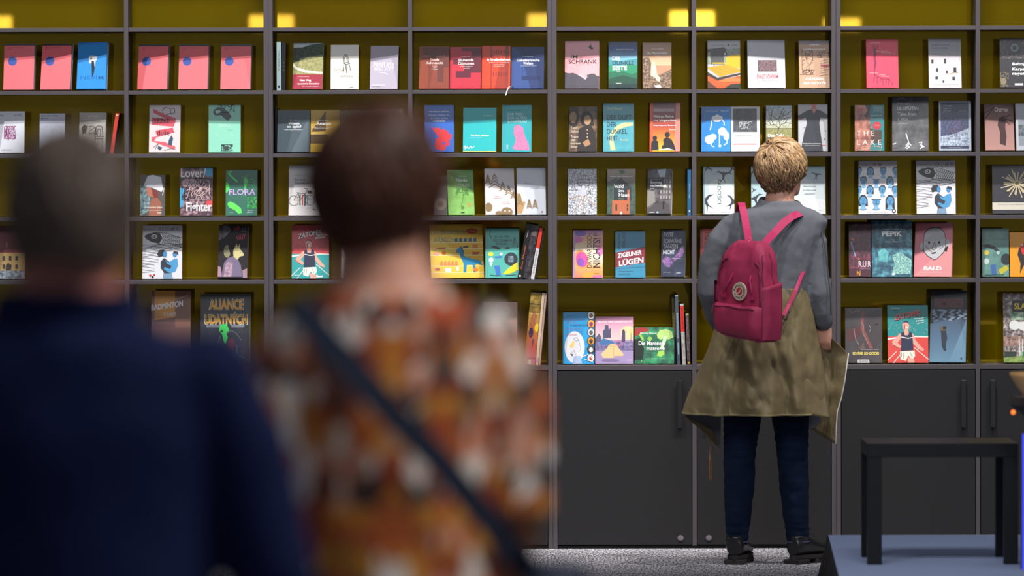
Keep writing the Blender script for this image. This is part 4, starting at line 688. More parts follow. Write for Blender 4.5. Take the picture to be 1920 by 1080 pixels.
book(910, 973, 429, 523, 2, .018, '#4fb0a4', 'turquoise green book with colourful blobs and a dark disc', [L([(.06, 0), (.06, 1)], .012, '#38887f'), T('KLUB DER', .27, .14, .72, .19, '#1f3a40', .01), T('SELTSAMEN', .22, .215, .78, .265, '#1f3a40', .01), T('KINDER', .32, .285, .66, .335, '#1f3a40', .01), LL([[(.14, .04), (.12, .12), (.18, .2)], [(.86, .2), (.82, .34)], [(.88, .18), (.88, .36)], [(.92, .26), (.96, .38)]], .022, '#1c3038'), P([(.16, .36), (.3, .35), (.46, .4), (.4, .43), (.24, .4)], '#1c2428'), P([(.56, .4), (.66, .37), (.74, .4), (.66, .42)], '#1c2428'), E(.16, .52, .08, .04, '#e8d838'), P([(.26, .57), (.5, .55), (.48, .6), (.3, .6)], '#3a78b8'), E(.47, .52, .04, .03, '#dfe8e8'), E(.76, .62, .2, .135, '#20303c'), N(.68, .56, .84, .68, '#243440', '#8aa4b0', 60), E(.17, .64, .07, .05, '#dfe8e8'), P([(.12, .7), (.22, .7), (.17, .78)], '#dfe8e8'), P([(.26, .76), (.42, .75), (.46, .94), (.34, .98), (.3, .86)], '#3a70c4'), P([(.52, .92), (.7, .8), (.96, .68), (.98, .84), (.8, .9), (.62, .93)], '#ead41c'), L([(.14, .95), (.5, .965)], .02, '#1c2428'), L([(.6, .955), (.9, .94)], .02, '#1c2428')])
spine(970, 10, 419, 523, 10, .15, '#221f22', 'thick black book leaning right with orange spine lettering', [T('Der Magier', .3, .38, .62, .82, '#d86a40', .03, 90), T('Praha Jahr', .35, .1, .6, .24, '#ddd', .0, 90), E(.4, .95, .2, .018, '#ddd')], cover='#221f22')
spine(980.6, 13, 421, 523, 10, .15, '#2a272c', 'dark photo-covered book leaning between black and red spines', [N(0, 0, 1, 1, '#17151a', '#4c4850', 30), E(.5, .16, .3, .05, '#6a5a58'), E(.55, .72, .2, .06, '#55525a')], cover='#1b1a1e')
spine(995, 6.5, 427, 523, 10, .14, '#d8d4d4', 'grey and red spined book leaning at the end of the fourth display shelf', [Rc(0, 0, 1, .4, '#e0402c'), T('SCHUBERT', .3, .44, .7, .9, '#444', 0, 90)], cover='#c83a2c')
spine(1002.6, 3.4, 431, 523, 10, .14, '#1b1a1c', 'thin black spine against the double upright on the fourth display shelf', [Rc(.2, .1, .8, .2, '#333')])
book(1074, 1130, 432, 523, 3, .016, '#e9dccc', 'white orange and violet marbled book with sideways black title', [G(0, 0, 1, 1, ['#c07ab8', '#e8b080', '#f4e4c8', '#f0dcc4', '#f0a860', '#e87a6c']), E(.25, .07, .2, .06, '#7a58b0'), E(.1, .2, .24, .07, '#d070b0'), E(.28, .62, .26, .2, '#f0a050', a=.3), E(.3, .62, .2, .16, '#d050a0', a=.3), E(.26, .68, .12, .09, '#8a50b0'), E(.86, .26, .2, .12, '#e8a0a0'), E(.9, .44, .12, .1, '#d878b8'), E(.7, .96, .4, .09, '#f0a040'), E(.85, .98, .2, .04, '#e070a0'), Rc(0, 0, .07, 1, '#b890c0'), T('DA WAR DOCH', .47, .07, .63, .79, '#1c1418', .0, 90), T('NICHTS!', .67, .17, .92, .79, '#1c1418', .02, 90), T('LENKA', .67, .05, .8, .13, '#333', 0), T('VONDRUŠKOVÁ', .67, .1, .9, .13, '#333', 0), T('KOMMODE', .7, .9, .88, .93, '#333')])
book(1154, 1210, 434, 523, 0, .016, '#2f86a8', 'blue book with a slanted maroon band and white title', [P([(0, .46), (1, .33), (1, .68), (0, .78)], '#7c1f34'), P([(0, .8), (1, .75), (1, .78), (0, .82)], '#276f90'), T('BANGA', .09, .06, .18, .4, '#1a2c40', .02, -90), T('PATRIK', .23, .04, .33, .38, '#1a2c40', .02, -90), T('ROMAN', .72, .06, .9, .08, '#1a2c40'), T('ZIGEUNER', .08, .48, .88, .58, W_, .04, 0, .075), T('LÜGEN', .12, .61, .94, .76, W_, .05, 0, .085), Rc(.1, .86, .6, .867, '#1a4a60'), T('KIRCHSCHLAGER', .1, .91, .5, .945, '#1a4a60')])
book(1239, 1283, 432, 522, 8, .032, '#26263c', 'thick dark indigo book with grey capitals and violet hands', [N(0, .0, 1, 1, '#1c1c2e', '#34405c', 6), NP([(.02, .66), (.2, .56), (.4, .6), (.5, .7), (.36, .8), (.2, .78)], '#5c3a74', '#9a70a8', 40), NP([(.5, .6), (.7, .5), (.84, .36), (.9, .3), (.96, .46), (.9, .56), (.7, .62), (.54, .68)], '#5c3a74', '#9a70a8', 40), T('TOTE', .09, .05, .5, .14, '#cfd0d8', .03), T('SCHWÄNE', .08, .17, .86, .28, '#cfd0d8', .03), T('TANZEN', .08, .3, .7, .39, '#cfd0d8', .03), T('NICHT', .08, .425, .58, .515, '#cfd0d8', .03), T('Kriminalroman', .46, .6, .84, .62, '#ddd'), T('Jaroslav Rudiš', .1, .9, .4, .92, '#aac'), T('KAMPA', .66, .905, .86, .93, '#dde', .02)], cover='#8e8e98')
book(1313, 1370, 429, 522, 2, .018, '#d8281e', 'red book half hidden behind the grey sweater sleeve', [Rc(0, 0, .08, 1, '#7c1c1c'), T('BEMBINDEN', .16, .08, .42, .8, '#2a1416', .03, 90)])
book(1490, 1544, 438, 522, 4, .022, '#a7b4c4', 'pale blue grey book half hidden by the right sleeve', [G(0, 0, 1, 1, ['#b8c4d0', '#8a98ac', '#70809a'])], cover='#4a5464')
book(1592, 1633, 418, 522, 2, .02, '#4b2030', 'dark red book with orange letters and a syringe shape', [N(0, 0, 1, .85, '#2c1420', '#8a3450', 30, '#561c34'), P([(.1, .3), (.24, .28), (.2, .34)], '#e07a20'), LL([[(.1, .36), (.3, .62)]], .05, '#8aa8c8'), T('R.U.R', .44, .71, 1, .82, '#e8e0e8', .01), T('N', .36, .89, .52, .98, '#e0a020', .03), T('KAREL ČAPEK', .5, .84, .98, .86, '#b898a0'), P([(.4, .66), (.5, .66), (.46, .7)], '#e07a20')], Y=.062)
book(1635, 1711, 414, 522, 0, .018, '#2f6c80', 'large sea-blue book of swirling undergrowth with white title', [N(0, 0, 1, 1, '#1c3f54', '#5aa0b0', 16, '#2c6478'), NP([(.15, .55), (.3, .48), (.42, .56), (.38, .74), (.2, .72)], '#4aa0a8', '#6cc0c0', 30), NP([(.5, .62), (.7, .56), (.98, .7), (.96, .95), (.5, .95), (.56, .76)], '#4a8a8c', '#bcdcc8', 60, '#7ab4b0'), T('La grande aventure de', .26, .14, .76, .165, '#e8f0f0', .01), T('PEPIK', .26, .19, .76, .28, '#fff', .06), T('une BD de', .48, .325, .56, .335, '#fff'), T('Pavel Čech', .38, .36, .66, .385, '#fff', .02), E(.53, .95, .04, .025, '#dfeeee')])
book(1714, 1783, 418, 521, 14, .02, '#e08a94', 'pink book with a bald outlined head', [P([(.74, .5), (1, .3), (1, 1), (0, 1), (0, .98)], '#e89a9c'), E(.21, .44, .07, .07, '#c9c8cc'), E(.88, .38, .06, .07, '#c9c8cc'), P([(.2, .46), (.24, .52), (.26, .55), (.22, .54)], K_), P([(.82, .46), (.9, .42), (.86, .54), (.8, .53)], K_), P([(.22, .34), (.24, .2), (.34, .11), (.5, .075), (.66, .09), (.78, .17), (.83, .3), (.83, .45), (.78, .56), (.6, .68), (.52, .695), (.34, .62), (.24, .54), (.22, .44)], '#2a2628'), P([(.235, .34), (.255, .21), (.35, .125), (.5, .09), (.65, .105), (.765, .18), (.815, .3), (.815, .45), (.765, .55), (.6, .665), (.52, .68), (.345, .605), (.255, .53), (.235, .44)], '#c9c8cc'), P([(.24, .36), (.6, .1), (.77, .18), (.8, .3)], '#bdbcc1'), E(.38, .37, .028, .026, K_), E(.65, .365, .028, .026, K_), LL([[(.52, .355), (.46, .49), (.5, .51), (.58, .47), (.52, .355)], [(.28, .42), (.38, .5), (.46, .55)], [(.8, .42), (.66, .5)]], .012, K_), P([(.46, .56), (.56, .54), (.58, .565), (.5, .58), (.44, .575)], K_), T('BALD', .26, .81, .74, .885, '#f6eef0', .08), T('UND DIE FRAGE NACH DEM ICH', .22, .915, .74, .93, '#f4dce0')], cover='#d47a86')
book(1842, 1892, 429, 521, 2, .018, '#5a8c84', 'grey-green book with a leaping black animal and yellow bloom', [N(0, 0, 1, 1, '#4c7c78', '#6a9a8c', 8), P([(.02, .34), (.24, .32), (.5, .38), (.66, .46), (.58, .5), (.44, .44), (.2, .4), (.04, .38)], '#1f2a2c'), E(.16, .5, .1, .05, '#d8c030'), E(.16, .68, .1, .06, '#c4d4cc'), E(.9, .64, .2, .12, '#1f2a2c'), P([(.3, .76), (.5, .74), (.54, .96), (.36, .96)], '#3a64a4'), P([(.6, .86), (.9, .76), (1, .84), (.7, .96)], '#c8bc2c'), E(.6, .5, .06, .04, '#b0c8d0'), T('CHUŤ MÍT DOMOV', .3, .2, .92, .24, '#3c5c58'), L([(.1, .97), (.8, .96)], .03, '#1f2a2c')])
book(1894, 1960, 436, 521, 0, .014, '#f2a010', 'bright amber book with a red-throated swallow', [P([(.26, .36), (.4, .24), (.56, .2), (.6, .34), (.5, .5), (.46, .66), (.36, .8), (.28, .94), (.3, .7), (.22, .5)], '#2c2426'), P([(.3, .34), (.5, .14), (.8, .1), (.8, .4), (.5, .52), (.36, .5)], '#d8302c'), P([(.6, .1), (.9, .06), (.9, .2), (.66, .22)], '#2c2426'), E(.36, .28, .03, .02, '#eee'), Rc(.48, .8, .9, .98, '#f0d8a8')])
# ---- lowest row
book(283, 357, 546, 684, 0, .016, '#7a5346', 'brown book with an orange square and slanted white lettering', [Rc(.08, 0, .6, .4, '#c88a34'), L([(.6, .12), (.94, .06)], .02, '#c4886c'), P([(0, .4), (.6, .36), (.6, 1), (0, 1)], '#5e4038'), T('BADMINTON', -.2 + .2, .19, .8, .27, '#e6e4e8', .05, 0, .06), T('TEAM', .3, .3, .62, .35, '#c8bcb8', .04, 0, .01), G(0, .5, 1, 1, ['#6a483c', '#3a2c2a'])], Y=.05)
book(375, 469, 552, 684, 1, .018, '#23252c', 'black book with yellow block letters and a green masked head', [N(.01, .01, .99, .99, '#1a1b22', '#30333c', 6), LL([[(.005, .005), (.995, .005), (.995, .99)]], .008, '#5c6a60'), T('ALIANCE', .16, .07, .87, .23, '#cfc8b0', .085), T('UDATNÝCH', .07, .25, .95, .44, '#cfc8b0', .085), T('ALIANCE', .18, .08, .85, .225, '#2a2018', .05), T('UDATNÝCH', .09, .26, .93, .43, '#2a2018', .05), T('ALIANCE', .19, .088, .84, .218, '#f0a81e', .03), T('UDATNÝCH', .1, .268, .92, .424, '#f0a81e', .03), Rc(.12, .445, .4, .475, '#8a9098'), Rc(.62, .445, .88, .475, '#8a9098'), T('VĚTŠÍ, TEMNĚJŠÍ', .14, .45, .38, .468, '#222'), T('JIŘÍ PAVLOVSKÝ', .64, .45, .86, .468, '#222'), P([(.4, .44), (.52, .42), (.58, .52), (.52, .56), (.55, .62), (.5, .72), (.46, .66), (.44, .58), (.37, .52)], '#3fd05c'), E(.43, .53, .03, .02, '#1c5c2c'), P([(.54, .66), (.64, .62), (.7, .7), (.66, .8), (.56, .76)], '#6a2c34'), LL([[(.54, .56), (.62, .52), (.72, .56), (.82, .66)], [(.4, .6), (.36, .7)], [(.72, .72), (.74, .86)], [(.78, .88), (.9, .92)]], .014, '#6a7078')])
book(905, 969, 567, 684, 3, .016, '#c99a88', 'dusty salmon book with a pale swirl, over the blouse shoulder', [G(0, 0, 1, 1, ['#c49884', '#d8ac98', '#b98c7c']), LL([[(.6, .12), (.7, .08), (.78, .14), (.7, .2)]], .02, '#e0c0b0')], easel=False)
spine(983, 20, 548, 684, 5.5, .19, '#c4a05c', 'tall golden book with coloured zigzags and a dark hand, leaning', [N(0, 0, 1, .28, '#6a5424', '#b09040', 14), T('KLOBOUK', .3, .03, .8, .1, '#4a3c1c', .02), G(0, .3, 1, 1, ['#b8903c', '#c07838', '#c04c50', '#d8688c']), LL([[(x / 10, .15 + .015 * (x % 2)) for x in range(11)], [(x / 10, .9 + .015 * (x % 2)) for x in range(11)]], .05, '#241c2c'), LL([[(.2 + .12 * i, .5), (.3 + .1 * i, .24 + .03 * abs(i - 2))] for i in range(5)], .05, '#8a2c4c'), E(.35, .56, .22, .07, '#2a2450'), P([(.5, .66), (.7, .62), (.6, .78)], '#3a3470'), E(.85, .48, .2, .06, '#e8c030'), Rc(.3, .94, .6, 1, '#efe6d4')], cover='#c8b088')
spine(1003.8, 5, 549, 684, 5.5, .19, '#dcc4a4', 'cream spine leaning beside the golden zigzag book', [Rc(.1, .9, .9, .97, '#c89ab0')])
spine(1009.5, 3.4, 550, 684, 5.5, .18, '#c8a298', 'thin pinkish spine leaning closest to the double upright', [Rc(.1, .1, .9, .2, '#d8b8b0')])
book(1055, 1114, 586, 683, 2, .014, '#1c98d4', 'sky blue picture book with a white oval and small animal heads', [Rc(0, 0, .04, 1, '#1470a4'), T('MARIN ŠTERN', .1, .06, .32, .08, '#123', .01), T('PODIVUHODNÝ', .12, .12, .7, .16, '#7a6aa4', .01), T('PŘÍBĚH', .12, .18, .46, .215, '#7a6aa4', .01), T('FLORENTIN FLOWERS', .24, .235, .92, .28, '#1a3c6c', .02), T('PROSLULÉHO', .12, .3, .6, .335, '#7a6aa4', .01), T('ZVĚROLÉKAŘE', .14, .36, .62, .395, '#7a6aa4', .01), E(.38, .68, .32, .31, '#dcdce4'), P([(.3, .37), (.3, .4)] + [(.38, .4)], '#dcdce4'), T('HANDIRL', .12, .425, .46, .455, '#b0445c', .01), P([(.22, .66), (.34, .55), (.38, .6), (.34, .68), (.26, .7)], '#e8c860'), LL([[(.34, .52), (.44, .49), (.5, .54), (.42, .56), (.34, .52)], [(.5, .54), (.58, .7), (.5, .78)], [(.3, .78), (.36, .74), (.42, .84)]], .01, '#555'), P([(.24, .8), (.34, .82), (.3, .86)], '#222'), P([(.36, .86), (.56, .84), (.62, 1), (.3, 1)], '#a4b4d8')] + [e for k, (c1, c2) in enumerate([('#8a7060', '#fff'), ('#f0a040', '#803060'), ('#555860', '#c8c8cc'), ('#d89030', '#4a3020'), ('#e8e4e4', '#444'), ('#fff', '#a84a40')]) for e in (E(.9, .06 + .165 * k, .13, .085, '#1c2430'), E(.9, .06 + .165 * k, .11, .072, c1 if k % 2 else c2), E(.9, .07 + .165 * k, .06, .045, c2 if k % 2 else c1))] + [LL([[(.66, .86), (.8, .82), (.96, .9)], [(.7, .92), (.96, .96)]], .02, '#eee')])
book(1116, 1188, 594, 683, 2, .014, '#c693b4', 'pink and violet book with a floating beige coat before a tower', [G(0, 0, 1, .5, ['#b9789c', '#dba8bc', '#e8c4c0']), Rc(0, .5, 1, 1, '#a08cb8'), E(.85, .34, .2, .14, '#ecd0a0'), P([(.2, .46), (.2, .3), (.24, .28), (.25, .18), (.34, .18), (.35, .28), (.4, .24), (.41, .46)], '#4c4c68'), P([(0, .46), (.06, .4), (.1, .36), (.16, .44), (.16, .6), (0, .6)], '#5a5878'), P([(.68, .6), (.7, .3), (.74, .26), (.78, .32), (.78, .6)], '#4c3f60'), L([(.93, .7), (.93, .36)], .012, '#33304c'), P([(.89, .28), (.97, .28), (.95, .36), (.91, .36)], '#e8c878'), N(0, .54, 1, .72, '#4c4474', '#9080ac', 30), P([(.1, .56), (.2, .46), (.44, .52), (.5, .56), (.36, .6), (.12, .6)], '#3f6ea4'), LL([[(.5, .54), (.64, .5), (.7, .58), (.6, .64), (.5, .58)]], .02, '#d06a98'), P([(.36, .6), (.44, .58), (.56, .6), (.6, .66), (.74, .8), (.72, .84), (.5, .84), (.48, .88), (.22, .88), (.14, .8), (.3, .68)], '#ecc08a'), LL([[(.48, .66), (.48, .88)], [(.36, .62), (.56, .64)]], .012, '#c8945c'), E(.4, .93, .24, .03, '#7c6c98'), T('MANTEL UND HANDTASCHE', .06, .095, .94, .135, '#f4ecf2', .02), T('Michal Žák', .72, .055, .92, .07, '#a05c84'), T('BALANCE', .84, .92, .94, .94, '#fff', .02)])
book(1190, 1264, 614, 683, 3, .014, '#1f7c54', 'landscape green book with glowing mushrooms', [N(0, 0, 1, 1, '#123f34', '#2f9a60', 9, '#1a6a4a'), P([(0, .06), (.12, .0), (.3, .01), (.38, .1), (.2, .14), (.04, .24), (0, .26)], '#a03030'), P([(.56, .2), (.64, .08), (.8, .05), (.94, .12), (.98, .28), (.86, .34), (.76, .3), (.66, .34), (.58, .3)], '#b8dc7c'), P([(.74, .24), (.84, .24), (.72, .6), (.64, .6)], '#c8e4b4'), P([(.6, .66), (.74, .64), (.76, .74), (.66, .82), (.56, .78)], '#a4d05c'), E(.38, .32, .06, .06, '#8cc04c'), E(.08, .62, .08, .08, '#84b83c'), P([(.1, .2), (.16, .2), (.24, .36), (.2, .38)], '#a8c84c'), P([(.14, .8), (.2, .84), (.18, .98)], '#9cc848'), P([(.0, .34), (.14, .3), (.24, .6), (.2, .9), (0, .9)], '#10201c'), T('Markéta Pilátová', .14, .14, .56, .19, '#e8f4e8', .01), T('Die Maronen-', .1, .38, .78, .5, '#fff', .01), T('matrone', .3, .55, .76, .63, '#fff', .01), T('ILLUSTRATIONEN', .28, .86, .56, .875, '#ddd'), T('BAOBAB', .66, .86, .76, .875, '#ddd')])
spine(1264, 5, 556, 684, -2.0, .17, '#17171a', 'black spiral-bound book behind the mushroom cover', [('line', [[(.0, .03 + .022 * i), (.9, .036 + .022 * i)] for i in range(26)], .35, '#8a7a40')], Y=.075)
spine(1270, 6, 553, 684, -2.0, .18, '#4a5560', 'slate spine beside the spiral-bound book', [Rc(0, 0, 1, .02, '#aab0b8'), Rc(.3, .26, .8, .62, '#8fa8c0'), T('KLEINE GESCHICHTE', .35, .28, .75, .6, '#26303c', 0, -90), Rc(.3, .68, .7, .85, '#8fa8c0')], cover='#2f3740')
spine(1279.5, 6.5, 570, 684, -2.2, .18, '#b9b4b0', 'spine with a bright red upper label, second from the single upright', [Rc(0, .03, 1, .46, '#d83a34'), T('STAHLNETZ', .25, .06, .75, .42, '#7c1a1c', .03, -90), N(0, .48, 1, 1, '#8a8684', '#c8c4be', 40)])
spine(1289, 5.5, 588, 684, -2.0, .17, '#5a4c50', 'speckled brown spine with a yellow dot, against the single upright', [N(0, .06, 1, .9, '#3c3036', '#8a7c80', 60), Rc(0, 0, 1, .04, '#b0a070'), E(.5, .96, .4, .02, '#e0c030')])
book(1585, 1654, 578, 682, 2, .018, '#3f383c', 'dark brown book with a shadowed face and yellow title', [N(0, 0, 1, 1, '#352e32', '#4c4448', 5), P([(.44, .06), (.52, .04), (.5, .28), (.54, .42), (.7, .66), (.76, .74), (.66, .74), (.5, .5), (.42, .38)], '#8a4c48'), P([(.6, .1), (.96, .02), (1, .6), (.8, .72), (.62, .5), (.56, .3)], '#443c40'), P([(.04, .4), (.4, .34), (.44, .5), (.2, .6), (.04, .58)], '#5c3438'), LL([[(.1, .02), (.2, .1), (.3, .04), (.4, .06)], [(.24, .38), (.28, .56), (.38, .68)], [(.44, .26), (.5, .32), (.48, .46), (.62, .64)], [(.66, .32), (.7, .38), (.66, .44)]], .012, '#a89894'), E(.86, .3, .05, .015, '#1c181a'), P([(.36, .74), (.5, .62), (.54, .76)], '#6c5450'), T('ANTONÍN BRINDZA MEJSTŘÍK', .42, .745, .92, .765, '#d8d0cc', .01), T('SO FAR SO GOOD', .2, .8, .92, .855, '#e8d060', .07), P([(.34, .94), (.64, .94), (.66, 1), (.33, 1)], '#d8d2d6'), T('© OFFER', .38, .955, .62, .985, '#333', .02)])
book(1665, 1741, 573, 681, 0, .018, '#1f8c8c', 'teal book with a runner breaking the white tape', [] + runner('#218e8e', '#e04840', '#e8605c', False))
book(1743, 1810, 546, 681, 11, .028, '#4c6c88', 'tall black and slate blue book with a small swimmer', [G(0, .38, 1, 1, ['#4a5c74', '#5a7894', '#6c94ac']), Rc(0, 0, 1, .3, '#1b1f28'), NP([(0, .26), (1, .26), (1, .44), (.84, .38), (.6, .42), (.3, .4), (0, .46)], '#1b1f28', '#8aa4bc', 30, None, 'wave', (.3, 1, 2)), N(.1, .1, .9, .24, '#2c1418', '#6a2c30', 60), T('SAMOTÁŘ', .14, .1, .86, .22, '#5c2428', .02), T('BRAM KADLEC', .36, .05, .6, .065, '#778'), P([(1, .4), (1, 1), (.54, 1)], '#7096b0'), E(.36, .54, .09, .045, '#6a5c44'), E(.4, .52, .05, .026, '#2a2420'), P([(.3, .56), (.44, .56), (.48, .66), (.44, .76), (.46, .84), (.4, .84), (.34, .78), (.32, .68)], '#2c3444'), E(.88, .95, .025, .02, '#2c4860')], cover='#2c3440')
book(1882, 1952, 551, 681, 1, .02, '#8a8a80', 'book showing a crowd of fans with green scarves', [N(0, 0, 1, 1, '#3c3432', '#c8bcb4', 26, '#7a6c6c'), N(.2, .25, .55, .38, '#2f7a44', '#cfe4cc', 16), N(.0, .62, .9, .76, '#c49c8a', '#55403c', 24), P([(.32, .42), (.7, .4), (.6, .56), (.36, .5)], '#e8e8e4'), E(.3, .46, .14, .07, '#e8eae6'), Rc(.24, .1, .98, .27, '#24262a'), T('SLAVIA', .3, .14, .9, .23, '#f0d020', .04), Rc(.02, .84, .34, .93, '#2c3a30'), NP([(.0, .93), (1, .88), (1, 1), (0, 1)], '#5c7c34', '#9ab45c', 14), LL([[(.42, .66), (.44, .9)], [(.52, .66), (.5, .9)], [(.56, .7), (.66, .9)]], .03, '#e8e8e8'), Rc(.5, .84, .9, .93, '#2f8a48')])
# ------------------------------------------------------------------ platform, side table, counter, rod
ZP = 1.778 - (1061.5 - 230) / (F / (26 - 3.24))         # top of the platform
m_plat = mat('blue_grey_carpet', '#a9b8dc', .95, spec=.1, noise_amt=.14, noise_scale=260, bump=.3, bump_scale=300)
m_drape = mat('black_drape', '#121215', .9, noise_amt=.2, noise_scale=30)
a = atz(1553, 1003, ZP); b = atz(1573, 1080, ZP)
d = (b - a) / (b.y - a.y)
yn = -7.5
c = a + d * (yn - a.y)
pl = thing('platform', 'low platform topped with blue grey carpet under the side table', 'platform', (a.x + 2, (a.y + yn) / 2, 0))
off = -Vector(pl.location)
def prism(bm, pts, z0, z1):
    lo = [bm.verts.new((x, y, z0)) for x, y in pts]; hi = [bm.verts.new((x, y, z1)) for x, y in pts]
    bm.faces.new(lo[::-1]); bm.faces.new(hi)
    for i in range(len(pts)):
        j = (i + 1) % len(pts); bm.faces.new((lo[i], lo[j], hi[j], hi[i]))
bm = bmesh.new(); prism(bm, [(a.x, a.y), (c.x, c.y), (a.x + 4, yn), (a.x + 4, a.y)], ZP - .02, ZP)
o = obj('carpet_top', bm, m_plat, pl); o.location = off
def drape(u, v):
    y = a.y + (yn - a.y) * u; x = a.x + d.x * (y - a.y)
    w = .012 * math.sin(u * 95) + .008 * math.sin(u * 41)
    return Vector((x - .004 - v * (.022 + w), y, ZP - .001 - v * (ZP - .003))) + off
sheet('side_drape', drape, 160, 6, m_drape, pl, .003)
bm = bmesh.new(); prism(bm, [(a.x + .05, a.y - .03), (c.x + .05, c.y + .03), (a.x + 3.95, yn + .03), (a.x + 3.95, a.y - .03)], 0, ZP - .021)
o = obj('frame', bm, m_drape, pl); o.location = off

m_tab = mat('black_brown_wood', '#0c0d11', .42, spec=.5, noise_amt=.12, noise_scale=30)
yn_, yf_ = -3.24, -2.80
p0 = at(1626.7, 832.2, yn_); p1 = at(1909.5, 832.2, yn_)
ta = thing('side_table', 'square black side table standing on the platform', 'table', ((p0.x + p1.x) / 2, (yn_ + yf_) / 2, ZP))
hw = (p1.x - p0.x) / 2; hd = (yf_ - yn_) / 2; tz = p0.z - ZP
obj('table_top', B_(-hw, hw, -hd, hd, tz - .05, tz, bev=.0012), m_tab, ta)
for sx in (-1, 1):
    for sy in (-1, 1):
        obj('leg', B_(*sorted((sx * hw, sx * (hw - .052))), *sorted((sy * hd, sy * (hd - .052))), .0005, tz - .0505, bev=.001), m_tab, ta)

# counter with bowl at the right frame edge
yc = -4.2
q = at(1893, 744, yc + .5); q2 = at(1893, 750, yc)
zt = at(1893, 745, yc + .4).z
co = thing('counter', 'dark counter with blue light strip at the right frame edge', 'counter', (q.x + .45, yc + .25, ZP))
zt -= ZP
m_cnt = mat('dark_counter', '#4c4744', .4, noise_amt=.1)
bm = bmesh.new(); prism(bm, [(-.45, .25), (-.30, -.25), (.5, -.25), (.5, .25)], zt - .03, zt)
obj('counter_top', bm, m_cnt, co)
bm = bmesh.new()
prism(bm, [(-.36, .2), (-.28, -.2), (.46, -.2), (.46, .2)], .001, zt - .031)
obj('counter_body', bm, mat('counter_body', '#1c1a1e', .6), co)
bm = bmesh.new()
lo = [(-.45, .25), (-.30, -.25), (.5, -.25), (.5, .25)]; li = [(-.372, .2), (-.29, -.2), (.46, -.2), (.46, .2)]
va = [bm.verts.new((x, y, zt - .0305)) for x, y in lo]; vb = [bm.verts.new((x, y, zt - .09)) for x, y in li]
bm.faces.new(va); bm.faces.new(vb[::-1])
for i in range(4): bm.faces.new((va[i], va[(i + 1) % 4], vb[(i + 1) % 4], vb[i]))
obj('under_rim', bm, mat('counter_rim', '#26221f', .6), co)
bx_ = at(1920, 800, yc - .05).x - co.location.x
obj('light_strip', B_(bx_ - .001, bx_ + .006, -.262, -.25, .05, zt - .11), glow('blue_led', '#3a48e8', 1.1), co)
obj('strip_bracket', B_(bx_ - .005, bx_ + .005, -.25, -.199, .05, zt - .11), m_cnt, co)
pz = at(1898, 772, yc)
bm = bmesh.new(); ball(bm, (pz.x - co.location.x, yc - co.location.y - .04, pz.z - ZP), (.008, .006, .008))
obj('orange_lamp', bm, glow('orange_led', '#ff7a30', 1.6), co)
bm = B_(pz.x - co.location.x - .004, pz.x - co.location.x + .004, yc - co.location.y - .038, -.16, pz.z - ZP - .004, pz.z - ZP + .004)
obj('lamp_stem', bm, mat('counter_rim', '#26221f'), co)
bwc = at(1952, 742, yc + .25)
bm = bmesh.new(); zz = zt + ZP + .0005
prof = [(.0, .0), (.055, 0), (.075, .03), (.105, .075), (.112, .088), (.110, .094), (.102, .09), (.094, .075), (.066, .034), (.0, .012)]
n = 40; loops = []
for r, z in prof:
    loops.append([bm.verts.new((r * math.cos(2 * math.pi * i / n), r * math.sin(2 * math.pi * i / n), z)) for i in range(n)] if r > 0 else [bm.verts.new((0, 0, z))])
for A, Bq in zip(loops, loops[1:]):
    for i in range(n):
        j = (i + 1) % n
        if len(A) == 1: bm.faces.new((A[0], Bq[i], Bq[j]))
        elif len(Bq) == 1: bm.faces.new((A[i], A[j], Bq[0]))
        else: bm.faces.new((A[i], A[j], Bq[j], Bq[i]))
o = obj('wooden_bowl', bm, mat('honey_wood', '#dba96c', .5, noise_amt=.25, noise_scale=18), None, True)
o.location = (bwc.x, yc + .25, zz)
tag(o, 'honey coloured round bowl on the dark counter at the right edge', 'bowl')

# white rod leaning on the cabinet doors behind the two visitors
ra = at(519, 845, -.012); rb_ = at(558, 1036, -.16); rb_.z = .006
bm = bmesh.new(); tube(bm, [ra, rb_], .0075, 10, round_ends=False)
bm2 = bm
o = obj('white_rod', bm2, mat('white_rod_paint', '#b9b5b6', .5), None, True)
tag(o, 'slim white rod leaning on the cabinet doors between the two visitors', 'rod')
